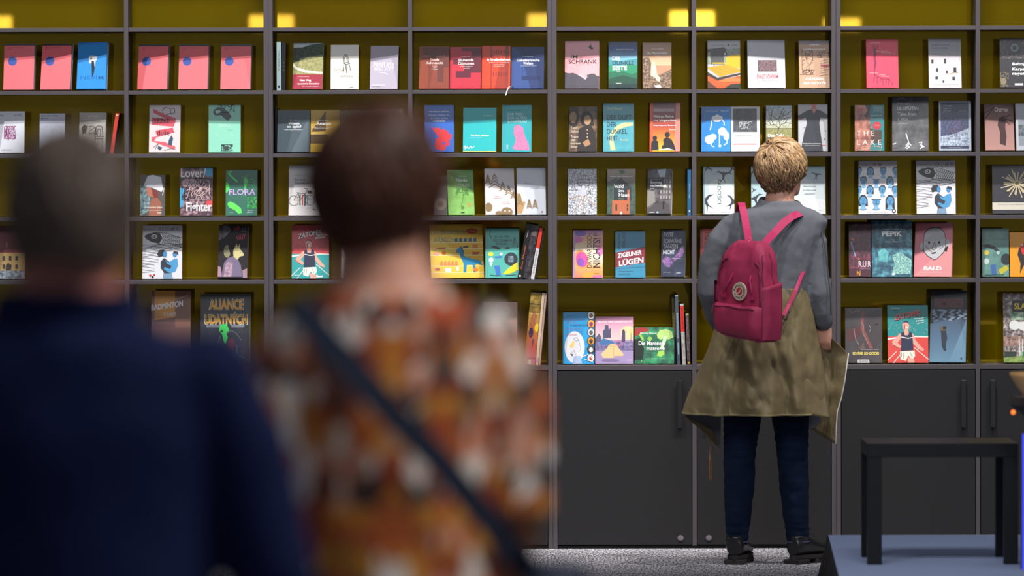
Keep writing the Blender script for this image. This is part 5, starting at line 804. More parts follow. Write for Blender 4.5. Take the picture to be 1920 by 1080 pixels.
# ------------------------------------------------------------------ people
m_skin = mat('skin', '#d9a088', .5, Subsurface_Weight=.08, noise_amt=.06, noise_scale=20)
m_skin2 = mat('skin_ruddy', '#c27a68', .55, Subsurface_Weight=.08, noise_amt=.06, noise_scale=20)
m_eye = mat('eye_white', '#eeeae4', .2); m_iris = mat('iris', '#34506a', .2)
def head_parts(bm, M, s=1.0):
    """head, face and ears; local frame: +y is where the face looks, origin mid head"""
    def X(v): return M @ (Vector(v) * s)
    def ring(z, rx, ry, yo): return (X((0, yo, z)), (M.to_3x3() @ Vector((rx, 0, 0))) * s, (M.to_3x3() @ Vector((0, ry, 0))) * s)
    rings(bm, [ring(-.115, .028, .03, .052), ring(-.1, .045, .058, .03), ring(-.075, .058, .078, .012), ring(-.04, .068, .09, .0), ring(0, .074, .096, -.004), ring(.04, .077, .099, -.006), ring(.075, .07, .09, -.01), ring(.1, .05, .066, -.012), ring(.117, .02, .03, -.014)], 32)
    R3 = M.to_3x3()
    def b(c, r, rot=None):
        q = bmesh.ops.create_uvsphere(bm, u_segments=12, v_segments=8, radius=1)
        for v in q['verts']:
            p = Vector((v.co.x * r[0], v.co.y * r[1], v.co.z * r[2]))
            if rot: p = rot @ p
            v.co = X(Vector(c) + p)
    b((0, .098, -.018), (.013, .018, .022)); b((0, .094, .004), (.008, .012, .026))
    b((0, .088, -.058), (.024, .01, .008)); b((0, .086, -.068), (.02, .01, .007)); b((0, .078, -.098), (.022, .018, .016))
    b((.03, .08, .028), (.024, .012, .008)); b((-.03, .08, .028), (.024, .012, .008))
    b((.045, .062, -.03), (.02, .02, .022)); b((-.045, .062, -.03), (.02, .02, .022))
    for sx in (-1, 1):
        rot = Matrix.Rotation(sx * R_(-25), 3, 'Z')
        b((sx * .080, -.008, -.008), (.007, .018, .031), rot); b((sx * .078, -.004, -.034), (.007, .010, .012), rot)
def head_children(t, M, s=1.0, brow='#6a5238', lips='#b0605c'):
    for sx in (-1, 1):
        c = M @ (Vector((sx * .031, .083, .006)) * s)
        bm = bmesh.new(); ball(bm, c, (.0125 * s,) * 3); e = obj('eye', bm, m_eye, t, True)
        bm = bmesh.new(); ball(bm, M @ (Vector((sx * .031, .0915, .006)) * s), (.0055 * s,) * 3); obj('iris', bm, m_iris, e, True)
    bm = bmesh.new()
    ball(bm, M @ (Vector((0, .094, -.063)) * s), (.02 * s, .006 * s, .006 * s), M=M.to_3x3()); obj('lips', bm, mat('lips', lips, .4), t, True)
def hand_parts(bm, wrist, dirv, side, curl=.5, s=1.0):
    """palm and five fingers; dirv points from the wrist to the knuckles, side is where the thumb leaves"""
    d = Vector(dirv).normalized(); sd = Vector(side); sd = (sd - d * sd.dot(d)).normalized(); nn = d.cross(sd).normalized()
    w = Vector(wrist)
    rings(bm, [(w - d * .02, sd * .026 * s, nn * .019 * s), (w + d * .02 * s, sd * .034 * s, nn * .016 * s), (w + d * .055 * s, sd * .041 * s, nn * .015 * s), (w + d * .088 * s, sd * .04 * s, nn * .012 * s)], 16)
    for i, (o_, ln) in enumerate(((.03, .068), (.010, .078), (-.011, .073), (-.031, .057))):
        k = w + d * .082 * s + sd * o_ * s
        a1 = curl * .5; a2 = curl * 1.1; a3 = curl * 1.6
        p = [k - d * .01 * s, k]
        for a, f in ((a1, .45), (a2, .32), (a3, .23)):
            p.append(p[-1] + (d * math.cos(a) + nn * math.sin(a)) * ln * f * s)
        tube(bm, p, [.0092 * s, .0092 * s, .0086 * s, .008 * s, .0068 * s], 10)
    k = w + d * .025 * s + sd * .03 * s
    p = [k - sd * .012 * s, k, k + (d * .6 + sd * .75 + nn * .2).normalized() * .034 * s, k + (d * .6 + sd * .75 + nn * .2).normalized() * .034 * s + (d * .9 + sd * .25 + nn * .35).normalized() * .028 * s]
    tube(bm, p, [.012 * s, .0115 * s, .010 * s, .0082 * s], 10)
def hair_mat(name, dark, light, rough=.45):
    M = bpy.data.materials.new(name); M.use_nodes = True; nt = M.node_tree; b = nt.nodes['Principled BSDF']; b.inputs['Roughness'].default_value = rough
    a = nt.nodes.new('ShaderNodeAttribute'); a.attribute_name = 'tone'
    r = nt.nodes.new('ShaderNodeValToRGB'); r.color_ramp.elements[0].color = (*lin(dark), 1); r.color_ramp.elements[1].color = (*lin(light), 1)
    nt.links.new(a.outputs['Fac'], r.inputs[0]); nt.links.new(r.outputs[0], b.inputs['Base Color'])
    return M
def hair(name, M, s, m, parent, crown, ell, keep, nlocks, length, wide, seed, cap_disp=.004, lift=.006, shape=None):
    """scalp cap plus combed locks in one mesh. ell = (centre, radii) of the hair body in head space; keep(p) tells where hair grows"""
    r = random.Random(seed)
    C0, Rr = Vector(ell[0]), Vector(ell[1])
    bm = bmesh.new(); tone = bm.verts.layers.float.new('tone')
    q = bmesh.ops.create_uvsphere(bm, u_segments=64, v_segments=40, radius=1)
    dead = []
    for v in q['verts']:
        p = Vector((v.co.x * Rr.x, v.co.y * Rr.y, v.co.z * Rr.z)) + C0
        if shape: p = shape(p)
        k = keep(p)
        p = p + (p - C0).normalized() * (fbm(p, 22, 2, seed) * cap_disp)
        v[tone] = .32 + .25 * fbm(p, 50, 2)
        if not k: dead.append(v)
        v.co = M @ (p * s)
    bmesh.ops.delete(bm, geom=dead, context='VERTS')
    crown = Vector(crown)
    cn = (crown - C0).normalized()
    for _ in range(nlocks):
        # start on the surface, comb away from the crown, downwards
        while True:
            d = Vector((r.gauss(0, 1), r.gauss(0, 1), r.gauss(.2, 1))).normalized()
            p = Vector((d.x * Rr.x, d.y * Rr.y, d.z * Rr.z)) + C0
            if keep(p): break
        w = r.uniform(.5, 1.2) * wide; ln = length * r.uniform(.6, 1.3); tn = min(1, max(0, r.gauss(.55, .24)))
        steps = 6; pts = []
        tw = r.uniform(-.35, .35)
        for i in range(steps + 1):
            nrm = Vector(((p.x - C0.x) / Rr.x ** 2, (p.y - C0.y) / Rr.y ** 2, (p.z - C0.z) / Rr.z ** 2)).normalized()
            fl = (p - crown); fl = (fl - nrm * fl.dot(nrm))
            if fl.length < 1e-5: fl = Vector((1, 0, 0))
            fl = fl.normalized() * .7 + Vector((0, 0, -.75)); fl = (fl - nrm * fl.dot(nrm)).normalized()
            sd = nrm.cross(fl); fl = (fl + sd * (tw + .25 * math.sin(i * 1.3 + tn * 9))).normalized(); sd = nrm.cross(fl).normalized()
            pts.append((p.copy(), nrm, sd))
            p = p + fl * (ln / steps) + nrm * (.0012 if i > 3 else 0)
            e = Vector(((p.x - C0.x) / Rr.x, (p.y - C0.y) / Rr.y, (p.z - C0.z) / Rr.z)); 
            if i < 4: p = C0 + Vector((e.x / e.length * Rr.x, e.y / e.length * Rr.y, e.z / e.length * Rr.z))
        lf = lift * r.uniform(.2, 1.3); prev = None
        if not keep(pts[-1][0] * 1.0): 
            pts = pts[:5]
        for i, (p, nrm, sd) in enumerate(pts):
            t = i / (len(pts) - 1); ww = w * (math.sin(math.pi * min(1, .18 + t * .82)) ** .7 if t < 1 else .04); ww = max(ww, w * .05)
            hgt = lf * math.sin(math.pi * min(1, t * .9 + .05)) + .0008
            if shape: pp = shape(p)
            else: pp = p
            c3 = [pp + nrm * hgt * .3 - sd * ww, pp + nrm * (hgt + ww * .5), pp + nrm * hgt * .3 + sd * ww]
            cur = [bm.verts.new(M @ (x * s)) for x in c3]
            for v in cur: v[tone] = min(1, max(0, tn + .18 * t))
            cur[0][tone] *= .6; cur[2][tone] *= .75
            if prev:
                for a_, b_ in ((0, 1), (1, 2)): bm.faces.new((prev[a_], prev[b_], cur[b_], cur[a_]))
                bm.faces.new((prev[2], prev[0], cur[0], cur[2]))
            prev = cur
    return obj(name, bm, m, parent, True)

def fold(p, s=14, amt=.003, seed=0, stretch=(1, 1, 1)):
    return amt * fbm((p[0] * stretch[0], p[1] * stretch[1], p[2] * stretch[2]), s, 3, seed)

# ================================================================== the visitor with the backpack
YW = -.9
SW = F / (26 + YW)
def w(px, py, dy=0): return at(px, py, YW + dy)
def pxr(v): return v / SW
wt = thing('person', 'person with short blonde hair, grey sweater, jeans and olive jacket at the waist', 'person', (w(1455, 0).x, YW, 0))
wo = -Vector(wt.location)
def loc(v): return Vector(v) + wo
def wl(px, py, dy=0): return loc(w(px, py, dy))
hc = wl(1466, 318, .01)
HM = Matrix.Translation(hc) @ Matrix.Rotation(R_(-38), 4, 'Z') @ Matrix.Rotation(R_(6), 4, 'X')
HSC = .98
# --- body
bm = bmesh.new()
head_parts(bm, HM, HSC)
def trow(px, py, hw_, dp, dy=0):
    p = wl(px, py, dy); return (p.x, p.y, p.z, pxr(hw_), dp)
column(bm, [trow(1464, 352, 26, .058, .01), trow(1462, 372, 27, .058, .0), trow(1461, 386, 32, .062, -.005), trow(1460, 396, 52, .075, -.01), trow(1455, 415, 84, .095), trow(1450, 445, 82, .11), trow(1448, 500, 72, .115), trow(1445, 550, 70, .12), trow(1442, 600, 80, .135), trow(1440, 650, 88, .14), trow(1440, 690, 85, .13), trow(1440, 715, 76, .12)])
armL = [wl(1390, 436, 0), wl(1356, 462, .0), wl(1336, 500, .01), wl(1332, 550, .02), wl(1342, 590, .09), wl(1358, 620, .17)]
armR = [wl(1500, 436, 0), wl(1520, 462, 0), wl(1529, 500, .0), wl(1534, 550, .0), wl(1543, 590, .015), wl(1546, 612, .02)]
for arm in (armL, armR): tube(bm, arm, [.042, .043, .040, .036, .03, .026], 16)
hand_parts(bm, armL[-1], (.5, .8, -.35), (0, .2, 1), .9)
hand_parts(bm, armR[-1] + Vector((0.002, 0, .012)), (-.12, .12, -1), (-1, .3, 0), .9, .92)
legL = [wl(1398, 700, 0), wl(1391, 780, 0), wl(1386, 850, .0), wl(1385, 900, -.01), wl(1384, 960, -.01), wl(1383, 1010, 0), wl(1383, 1024, 0)]
legR = [wl(1480, 700, 0), wl(1482, 780, 0), wl(1487, 850, 0), wl(1490, 900, -.01), wl(1493, 960, -.01), wl(1497, 1010, 0), wl(1499, 1024, 0)]
for leg in (legL, legR): tube(bm, leg, [.078, .066, .052, .05, .042, .036, .036], 18)
def foot(bm, p, ang, up=0):
    M_ = Matrix.Translation(p) @ Matrix.Rotation(ang, 4, 'Z')
    rr = []
    for y, wx, hz, z in ((-.035, .02, .018, .055), (.0, .028, .026, .058), (.07, .03, .018, .05), (.13, .03, .012, .045), (.165, .016, .007, .042)):
        rr.append((M_ @ Vector((0, y, z)), M_.to_3x3() @ Vector((wx, 0, 0)), Vector((0, 0, hz))))
    rings(bm, rr, 16)
fL = Vector((wl(1381, 1050).x, .0, .0)); fR = Vector((wl(1500, 1050).x, .0, 0))
AL, AR = R_(-12), R_(-38)
body = blob('body', bm, m_skin, wt, .007, 4)
head_children(wt, HM, HSC)
# --- hair
m_blonde = hair_mat('blonde_hair', '#4f3826', '#d3ab7d', .42)
def keepw(p): return not ((p.y > .05 and p.z < .05) or (p.z < -.078 + .02 * (p.y < -.03)) or (abs(p.x) > .05 and p.y > -.012 and p.z < .0) or (p.y > .0 and p.z < -.03) or (abs(p.x) > .068 and p.y > -.035 and p.z < -.01))
def shw(p):
    q = Vector(p)
    if q.z < 0: q.x *= 1 - .9 * max(0, -q.z) ** 1.0; q.y *= 1 - 1.4 * max(0, -q.z)
    return q
hair('hair', HM, HSC, m_blonde, wt, (.0, -.07, .09), ((.004, -.012, .012), (.088, .108, .112)), keepw, 1900, .075, .0038, 5, .014, .014, shw)
# --- sweater
m_sweater = mat('grey_sweater', '#66686f', .9, spec=.2, noise_amt=.10, noise_scale=160, bump=.35, bump_scale=420)
bm = bmesh.new()
column(bm, [trow(1461, 377, 38, .078, -.004), trow(1461, 387, 46, .084, -.006), trow(1458, 395, 70, .095, -.008), trow(1455, 403, 88, .104, -.004), trow(1452, 415, 101, .112), trow(1449, 440, 97, .125), trow(1446, 480, 88, .13), trow(1443, 530, 80, .132), trow(1442, 552, 79, .14), trow(1441, 580, 80, .14)])
aL = [wl(1378, 423, 0), wl(1354, 454, 0), wl(1337, 495, .01), wl(1333, 545, .02), wl(1342, 590, .08), wl(1352, 612, .13)]
aR = [wl(1508, 426, 0), wl(1524, 457, 0), wl(1527, 500, .0), wl(1533, 548, -.005), wl(1540, 585, .01), wl(1544, 606, .018)]
tube(bm, aL, [.060, .062, .057, .054, .046, .040], 20); tube(bm, aR, [.060, .060, .056, .058, .05, .039], 20)
def dsw(p):
    d = fold(p, 9, .004, 3) + fold(p, 22, .0012, 8, (1.6, 1, 1.2))
    return d
blob('sweater', bm, m_sweater, wt, .006, 8, dsw)
bm = bmesh.new()                        # folded neckband
c0 = wl(1462, 381, -.004)
loops = []
for dz, g in ((-.02, 1.22), (.0, 1.1), (.012, 1.04), (.012, .98), (-.01, .96)):
    loops.append([bm.verts.new(c0 + Vector((pxr(37) * g * math.cos(t), .075 * g * math.sin(t), dz + .012 * math.sin(t) - .008 * math.cos(t)))) for t in [2 * math.pi * i / 36 for i in range(36)]])
for A, Bq in zip(loops, loops[1:]):
    for i in range(36): bm.faces.new((A[i], A[(i + 1) % 36], Bq[(i + 1) % 36], Bq[i]))
obj('neckband', bm, m_sweater, wt, True)
bm = bmesh.new()                        # raised seam down the right sleeve
sp = [wl(1524, 408, -.03), wl(1540, 432, -.048), wl(1547, 465, -.05), wl(1552, 510, -.052), wl(1557, 550, -.054), wl(1558, 590, -.04)]
tube(bm, sp, .0022, 6); obj('sleeve_seam', bm, mat('seam_grey', '#46484e', .9), wt, True)
# --- jeans
m_jeans = mat('dark_denim', '#111c33', .9, spec=.15, noise_amt=.35, noise_scale=12, bump=.3, bump_scale=500)
bm = bmesh.new()
column(bm, [trow(1441, 560, 74, .128), trow(1441, 620, 88, .15), trow(1440, 680, 90, .148), trow(1439, 725, 84, .13)])
jl = [wl(1400, 690), wl(1393, 770), wl(1388, 835), wl(1386, 868), wl(1386, 905, -.01), wl(1384, 960, -.01), wl(1383, 1000), wl(1382, 1020)]
jr = [wl(1478, 690), wl(1482, 770), wl(1485, 830), wl(1487, 868), wl(1489, 905, -.01), wl(1492, 960, -.01), wl(1495, 1000), wl(1496, 1020)]
tube(bm, jl, [.088, .078, .067, .064, .063, .055, .046, .043], 22, round_ends=False); tube(bm, jr, [.088, .078, .067, .062, .061, .055, .047, .044], 22, round_ends=False)
def dj(p):
    wz = p.z
    k = 1.0 if wz < .55 else .4
    d = fold(p, 16, .003, 5, (1, 1, 1.6))
    d += k * .0014 * math.sin(wz * 190 + 5 * fbm(p, 7)) * (1 if (wz < .16 or .40 < wz < .58) else .25)
    return d
blob('jeans', bm, m_jeans, wt, .006, 4, dj)
m_stitch = mat('faded_hem', '#3f557c', .9)
for lg, r_ in ((jl, .0475), (jr, .0485)):
    bm = bmesh.new(); c1 = lg[-1] + Vector((0, 0, .008)); c2 = lg[-1] + Vector((0, 0, .0115))
    rings(bm, [(c1, (r_, 0, 0), (0, r_, 0)), (c2, (r_, 0, 0), (0, r_, 0))], 28); obj('hem_stitch', bm, m_stitch, wt, True)
# --- boots
m_boot = mat('black_leather', '#1e1d1f', .32, spec=.6, bump=.25, bump_scale=60); m_sole = mat('lug_sole', '#24211f', .8)
def boot(p, ang):
    M_ = Matrix.Translation(p) @ Matrix.Rotation(ang, 4, 'Z'); R3 = M_.to_3x3()
    bm = bmesh.new()
    up = [(-.052, .030, .036, .068), (-.03, .038, .044, .075), (.02, .041, .044, .075), (.08, .044, .032, .062), (.14, .047, .026, .056), (.19, .038, .02, .05), (.212, .016, .011, .044)]
    rings(bm, [(M_ @ Vector((0, y, z)), R3 @ Vector((wx, 0, 0)), Vector((0, 0, hz))) for y, wx, hz, z in up], 24)
    rings(bm, [(M_ @ Vector((0, y, z)), R3 @ Vector((rx, 0, 0)), R3 @ Vector((0, ry, 0))) for y, z, rx, ry in ((-.002, .06, .037, .05), (-.006, .09, .037, .048), (-.008, .112, .0385, .048))], 24)
    b = blob('boot', bm, m_boot, wt, .004, 5)
    bm = bmesh.new(); n = 30
    def outline(k):
        pts = []
        for i in range(n):
            t = 2 * math.pi * i / n; y = math.sin(t); x = math.cos(t)
            wx = .046 if y < -.2 else .05
            yy = .078 + y * .138
            pts.append((x * wx * (1 - .18 * max(0, -(abs(yy - .05) - .12) * 0)) * k * (1 - .12 * math.exp(-((yy - .05) / .03) ** 2)), yy))
        return pts
    for z0, z1, k in ((.022, .036, 1.0), (.018, .0225, .96)):
        lo = [bm.verts.new(M_ @ Vector((x, y, z0))) for x, y in outline(k)]; hi = [bm.verts.new(M_ @ Vector((x, y, z1))) for x, y in outline(k)]
        bm.faces.new(lo[::-1]); bm.faces.new(hi)
        for i in range(n): bm.faces.new((lo[i], lo[(i + 1) % n], hi[(i + 1) % n], hi[i]))
    # heel block and lugs
    heel = B_(-.042, .042, -.058, .012, .0005, .019, bev=.003); lugs = [(-.044, .044, y, y + .02, .0005, .019) for y in (.055, .082, .109, .136, .163)]
    for lg in lugs: box(heel, lg[0] * (1 if lg[2] < .15 else .8), lg[1] * (1 if lg[2] < .15 else .8), *lg[2:], bev=.002)
    heel.transform(M_); mt = bpy.data.meshes.new('t'); heel.to_mesh(mt); bm.from_mesh(mt); heel.free()
    obj('sole', bm, m_sole, b)
    bm = bmesh.new()
    for k, y in enumerate((.035, .055, .075)):
        z = .118 - .017 * k
        tube(bm, [M_ @ Vector((-.02, y, z - .008)), M_ @ Vector((0, y + .004, z)), M_ @ Vector((.02, y, z - .008))], .002, 6)
    tube(bm, [M_ @ Vector((0, .03, .118)), M_ @ Vector((.03, .03, .14)), M_ @ Vector((.045, .02, .135))], .0016, 6)
    tube(bm, [M_ @ Vector((0, .03, .118)), M_ @ Vector((.035, .035, .125)), M_ @ Vector((.04, .045, .105))], .0016, 6)
    obj('laces', bm, mat('black_laces', '#2b2a2c', .7), b, True)
boot(fL, AL); boot(fR, AR)
# --- olive jacket tied at the waist
m_olive = mat('olive_cotton', '#7a6c4e', .6, spec=.35, noise_amt=.07, noise_scale=60, bump=.3, bump_scale=90)
m_lining = mat('grey_lining', '#8b8a94', .9); m_trim = mat('olive_trim', '#8a7c58', .8)
prof = [(540, 1368, 1515, .142), (560, 1360, 1519, .155), (600, 1346, 1527, .175), (650, 1330, 1537, .19), (700, 1308, 1546, .205), (740, 1291, 1551, .215), (762, 1283, 1553, .222), (776, 1279, 1553, .225)]
def jrow(v):
    f = v * (len(prof) - 1); i = min(int(f), len(prof) - 2); q = f - i
    return [prof[i][k] * (1 - q) + prof[i + 1][k] * q for k in range(4)]
def skirt(u, v):
    y, l, r, dp = jrow(v)
    th = R_(-12) + (math.pi + R_(24)) * u              # open towards the shelves
    px = (l + r) / 2 - (r - l) / 2 * math.cos(th)
    fz = (.25 + v) * (.024 * math.sin(th * 9 + 1.2 * math.sin(v * 4)) + .012 * math.sin(th * 17 + v * 3 + 1))
    rad = 1 + fz / .2 * (math.sin(th) ** 2)
    c = wl(px, y)
    yy = -dp * math.sin(th) * rad
    p = Vector((c.x, yy, c.z))
    p.y += .016 * fbm((p.x * 1.6, 0, p.z * .6), 9, 3, 2) + .011 * (1 - 3 * abs(fbm((p.x * 1.5 + p.z * .35, 0, p.z * .45), 7, 2, 4))) + .006 * fbm((p.x + p.z, 0, p.z * .3 - p.x), 16, 2, 7)
    return p
jk = sheet('jacket', skirt, 150, 60, m_olive, wt, .004)
jk['label'] = 'olive jacket tied round the waist'
def hem(u, v):
    p = skirt(u, 1.0); q = skirt(u, .965)
    s_ = p + (q - p) * v
    s_.y -= .0035 * (1 if math.sin(R_(-12) + (math.pi + R_(24)) * u) > 0 else -1)
    return s_
sheet('hem_band', hem, 150, 2, m_trim, jk, .004)
def patch(name, A, m, thick=.003, wob=.012, seed=0, nu=30, nv=30, parent=jk, yoff=0):
    """A: grid of (px, py, depth) control rows, bilinear"""
    R0, C0 = len(A), len(A[0])
    def Pp(u, v):
        fu, fv = u * (C0 - 1), v * (R0 - 1); i, j = min(int(fu), C0 - 2), min(int(fv), R0 - 2); a, b = fu - i, fv - j
        su = a * a * (3 - 2 * a)
        q = [A[j][i][k] * (1 - a) * (1 - b) + A[j][i + 1][k] * a * (1 - b) + A[j + 1][i][k] * (1 - a) * b + A[j + 1][i + 1][k] * a * b for k in range(3)]
        p = wl(q[0], q[1], q[2])
        p.y += wob * fbm(p, 9, 3, seed) + yoff
        return p
    return sheet(name, Pp, nu, nv, m, parent, thick)
# right front panel swinging out, with the zip edge
Rp = [[(1519, 585, .0), (1535, 605, .03), (1548, 622, .04)], [(1525, 640, .02), (1555, 645, .05), (1591, 664, .03)], [(1530, 700, .03), (1560, 705, .07), (1583, 715, .03)], [(1535, 750, .04), (1556, 765, .08), (1571, 772, .04)], [(1522, 806, .04), (1545, 820, .08), (1567, 833, .04)]]
patch('front_panel', Rp, m_olive, .004, .02, 4)
zp = [wl(1591, 663, .022), wl(1584, 714, .022), wl(1578, 745, .028), wl(1570, 772, .03), wl(1568, 800, .03), wl(1567, 832, .03)]
bm = bmesh.new(); tube(bm, zp, .0026, 8); obj('zip_edge', bm, mat('white_zip_tape', '#d8d4c8', .5), jk, True)
patch('pocket_flap', [[(1498, 690, -.17), (1548, 742, -.08)], [(1500, 776, -.19), (1556, 784, -.10)]], m_olive, .004, .008, 6, 12, 12)
# left front panel hanging lower with grey lining
Lp = [[(1281, 776, -.02), (1315, 776, .05), (1352, 776, .1)], [(1300, 792, .0), (1325, 800, .06), (1351, 800, .1)], [(1318, 806, .02), (1335, 820, .06), (1350, 838, .09)]]
patch('front_panel', Lp, m_lining, .003, .01, 9)
Lq = [[(1280, 778, -.035), (1300, 786, -.02), (1316, 794, .0)], [(1292, 788, -.03), (1316, 802, -.01), (1336, 806, .01)], [(1312, 802, -.02), (1330, 822, .0), (1349, 842, .03)]]
patch('front_panel', Lq, m_olive, .003, .006, 12)
patch('lining', [[(1518, 776, .02), (1528, 778, .04), (1540, 780, .06)], [(1521, 804, .02), (1530, 800, .03), (1538, 790, .05)]], m_lining, .003, .003, 1, 10, 10)
bm = bmesh.new()
for k, (x1_, x2_) in enumerate(((1326, 1331), (1329, 1334))):
    tube(bm, [wl(1329, 812, -.03), wl(1333, 832, -.035), wl(1331, 850, -.035), wl(x1_ + 4, 870, -.035), wl(x2_, 899, -.033)], .0016, 6)
obj('drawcord', bm, mat('orange_cord', '#b5713c', .7), jk, True)
bm = bmesh.new(); tube(bm, [wl(1324, 813, -.03), wl(1330, 828, -.035), wl(1338, 845, -.034)], .003, 8); obj('cord_toggle', bm, mat('dull_green_toggle', '#4c5648', .4), jk, True)

# ================================================================== the backpack
m_pack = mat('raspberry_canvas', '#aa3056', .62, spec=.4, noise_amt=.25, noise_scale=22, bump=.4, bump_scale=300)
m_pdark = mat('raspberry_piping', '#7a1c42', .7); m_strap = mat('raspberry_webbing', '#b02258', .65, bump=.3, bump_scale=500)
PSI = R_(44)
bpk = thing('backpack', 'raspberry red canvas backpack with a round white badge, worn by the blonde visitor', 'backpack', (w(1400, 0).x, YW - .27, w(0, 640).z))
bo = -Vector(bpk.location)
Fx = Vector((math.cos(PSI), -math.sin(PSI), 0)); Fn = Vector((-math.sin(PSI), -math.cos(PSI), 0))     # front panel right, front normal
PW, PD = .262, .125
FBL = w(1337, 625, -.31) + bo                 # bottom of the front panel's left edge
def bp(u, dpt, z):                                  # u along the front 0..1, dpt behind the front, z above the base; base sinks towards the side
    sink = -.0 - .035 * u - .02 * (dpt / PD) * 0
    hfac = 1
    return FBL + Fx * (PW * u) - Fn * dpt + Vector((0, 0, z + sink * (1 - min(1, z / .3))))
def ring_at(z, inset, topk, n=48, expo=5.0, lean=0):
    """rounded rectangle section"""
    pts = []
    for i in range(n):
        t = 2 * math.pi * (i + .5) / n
        c, s_ = math.cos(t), math.sin(t)
        ux = abs(c) ** (2 / expo) * (1 if c > 0 else -1); uy = abs(s_) ** (2 / expo) * (1 if s_ > 0 else -1)
        pts.append(bp(.5 + ux * (.5 - inset), PD * (.5 + uy * (.5 - topk)) + lean, z))
    return pts
bm = bmesh.new()
secs = [(.0, .06, .1, 0), (.008, .015, .03, 0), (.03, .0, 0, 0), (.1, -.006, -.03, 0), (.18, .0, .0, 0), (.24, .015, .02, .0), (.285, .05, .05, .004), (.32, .10, .09, .01), (.345, .17, .14, .014), (.362, .25, .2, .018), (.370, .33, .28, .02)]
prev = None
for z, a_, b_, ln in secs:
    cur = [bm.verts.new(p + Vector((0, 0, 0))) for p in ring_at(z, a_, b_, lean=ln)]
    if prev:
        for i in range(48): bm.faces.new((prev[i], prev[(i + 1) % 48], cur[(i + 1) % 48], cur[i]))
    else: bm.faces.new(cur[::-1])
    prev = cur
bm.faces.new(prev)
bmesh.ops.subdivide_edges(bm, edges=bm.edges[:], cuts=2, use_grid_fill=True)
main = obj('main_bag', bm, m_pack, bpk, True)
displace(main.data, lambda p: fold(p, 14, .006, 2) + fold(p, 34, .0026, 4, (1, 1, .6)))
m_shade = None
def fp(u, z, out=.004): return bp(u, -out, z)
from mathutils.bvhtree import BVHTree
_bvh = BVHTree.FromPolygons([v.co.copy() for v in main.data.vertices], [tuple(q.vertices) for q in main.data.polygons])
def snap(p, off=.002):
    c, nn, _, _ = _bvh.find_nearest(p)
    if (p - c).dot(nn) < 0 and (nn.dot(Vector((0, -1, 0))) < 0 and nn.dot(Vector((1, 0, 0))) < 0): nn = -nn
    return c + nn * off
def dense(pts, k=5):
    out = []
    for a_, b_ in zip(pts, pts[1:]): out += [a_.lerp(b_, i / k) for i in range(k)]
    return out + [pts[-1]]
# front pocket
bm = bmesh.new()
prev = None
for z, ins, out in ((.012, .02, .012), (.02, .0, .022), (.06, .0, .032), (.1, .0, .03), (.118, .0, .026), (.126, .005, .016), (.128, .01, .0)):
    cur = []
    for i in range(25):
        u = ins + .02 + (.94 - 2 * ins) * i / 24
        e = min(1, (min(i, 24 - i) / 3.0)) ** .5
        cur.append(bm.verts.new(bp(u, .01 - (out + .01) * e, z)))
    if prev:
        for i in range(24): bm.faces.new((prev[i], prev[i + 1], cur[i + 1], cur[i]))
    prev = cur
pk = obj('front_pocket', bm, m_pack, bpk, True)
displace(pk.data, lambda p: fold(p, 20, .004, 9))
bm = bmesh.new(); tube(bm, [fp(.09 + .82 * i / 12, .116 - .002 * math.sin(i), .027) for i in range(13)], .0032, 8, ref=(0, 0, 1)); obj('zip_cover', bm, m_pdark, pk, True)
bm = bmesh.new(); tube(bm, [fp(.1, .112, .031), fp(.1, .095, .034), fp(.105, .078, .036)], .0025, 6); obj('zip_pull', bm, m_pdark, pk, True)
# main zip running over the front like an arch
arch = [(.03, .135), (.03, .19), (.06, .245), (.13, .285), (.25, .305)]
arch2 = [(.96, .13), (.955, .19), (.93, .24), (.89, .27), (.82, .285)]
for ar in (arch, arch2):
    bm = bmesh.new(); tube(bm, [snap(q, .002) for q in dense([fp(u, z, .004) for u, z in ar])], .0042, 8); obj('main_zip', bm, m_pdark, bpk, True)
# piping along the vertical corners
for u, dp in ((1.0, .002), (1.0, PD * .55), (0.0, .004)):
    bm = bmesh.new(); tube(bm, [snap(q, .0008) for q in dense([bp(u + (.012 if u > .5 else -.01), dp, z) for z in (.02, .1, .2, .28, .33)])], .0026, 8); obj('piping', bm, m_pdark, bpk, True)
# side pocket
bm = bmesh.new(); prev = None
for z, out in ((.012, .004), (.06, .016), (.14, .017), (.185, .014), (.195, .016), (.196, .0)):
    cur = []
    for i in range(13):
        e = min(1, min(i, 12 - i) / 2) ** .5
        cur.append(bm.verts.new(bp(1.0, PD * (.06 + .88 * i / 12), z + .02 * i / 12 * (z > .1)) + Fx * (out * e - .006 * (1 - e))))
    if prev:
        for i in range(12): bm.faces.new((prev[i], prev[i + 1], cur[i + 1], cur[i]))
    prev = cur
sp_ = obj('side_pocket', bm, m_pack, bpk, True)
bm = bmesh.new(); prev = None
for z, out in ((.02, .004), (.1, .014), (.19, .012), (.21, .02), (.211, .0)):
    cur = [bm.verts.new(bp(0, PD * (.05 + .88 * i / 8), z) - Fx * (out * min(1, min(i, 8 - i) / 2))) for i in range(9)]
    if prev:
        for i in range(8): bm.faces.new((prev[i + 1], prev[i], cur[i], cur[i + 1]))
    prev = cur
obj('side_pocket', bm, m_pack, bpk, True)
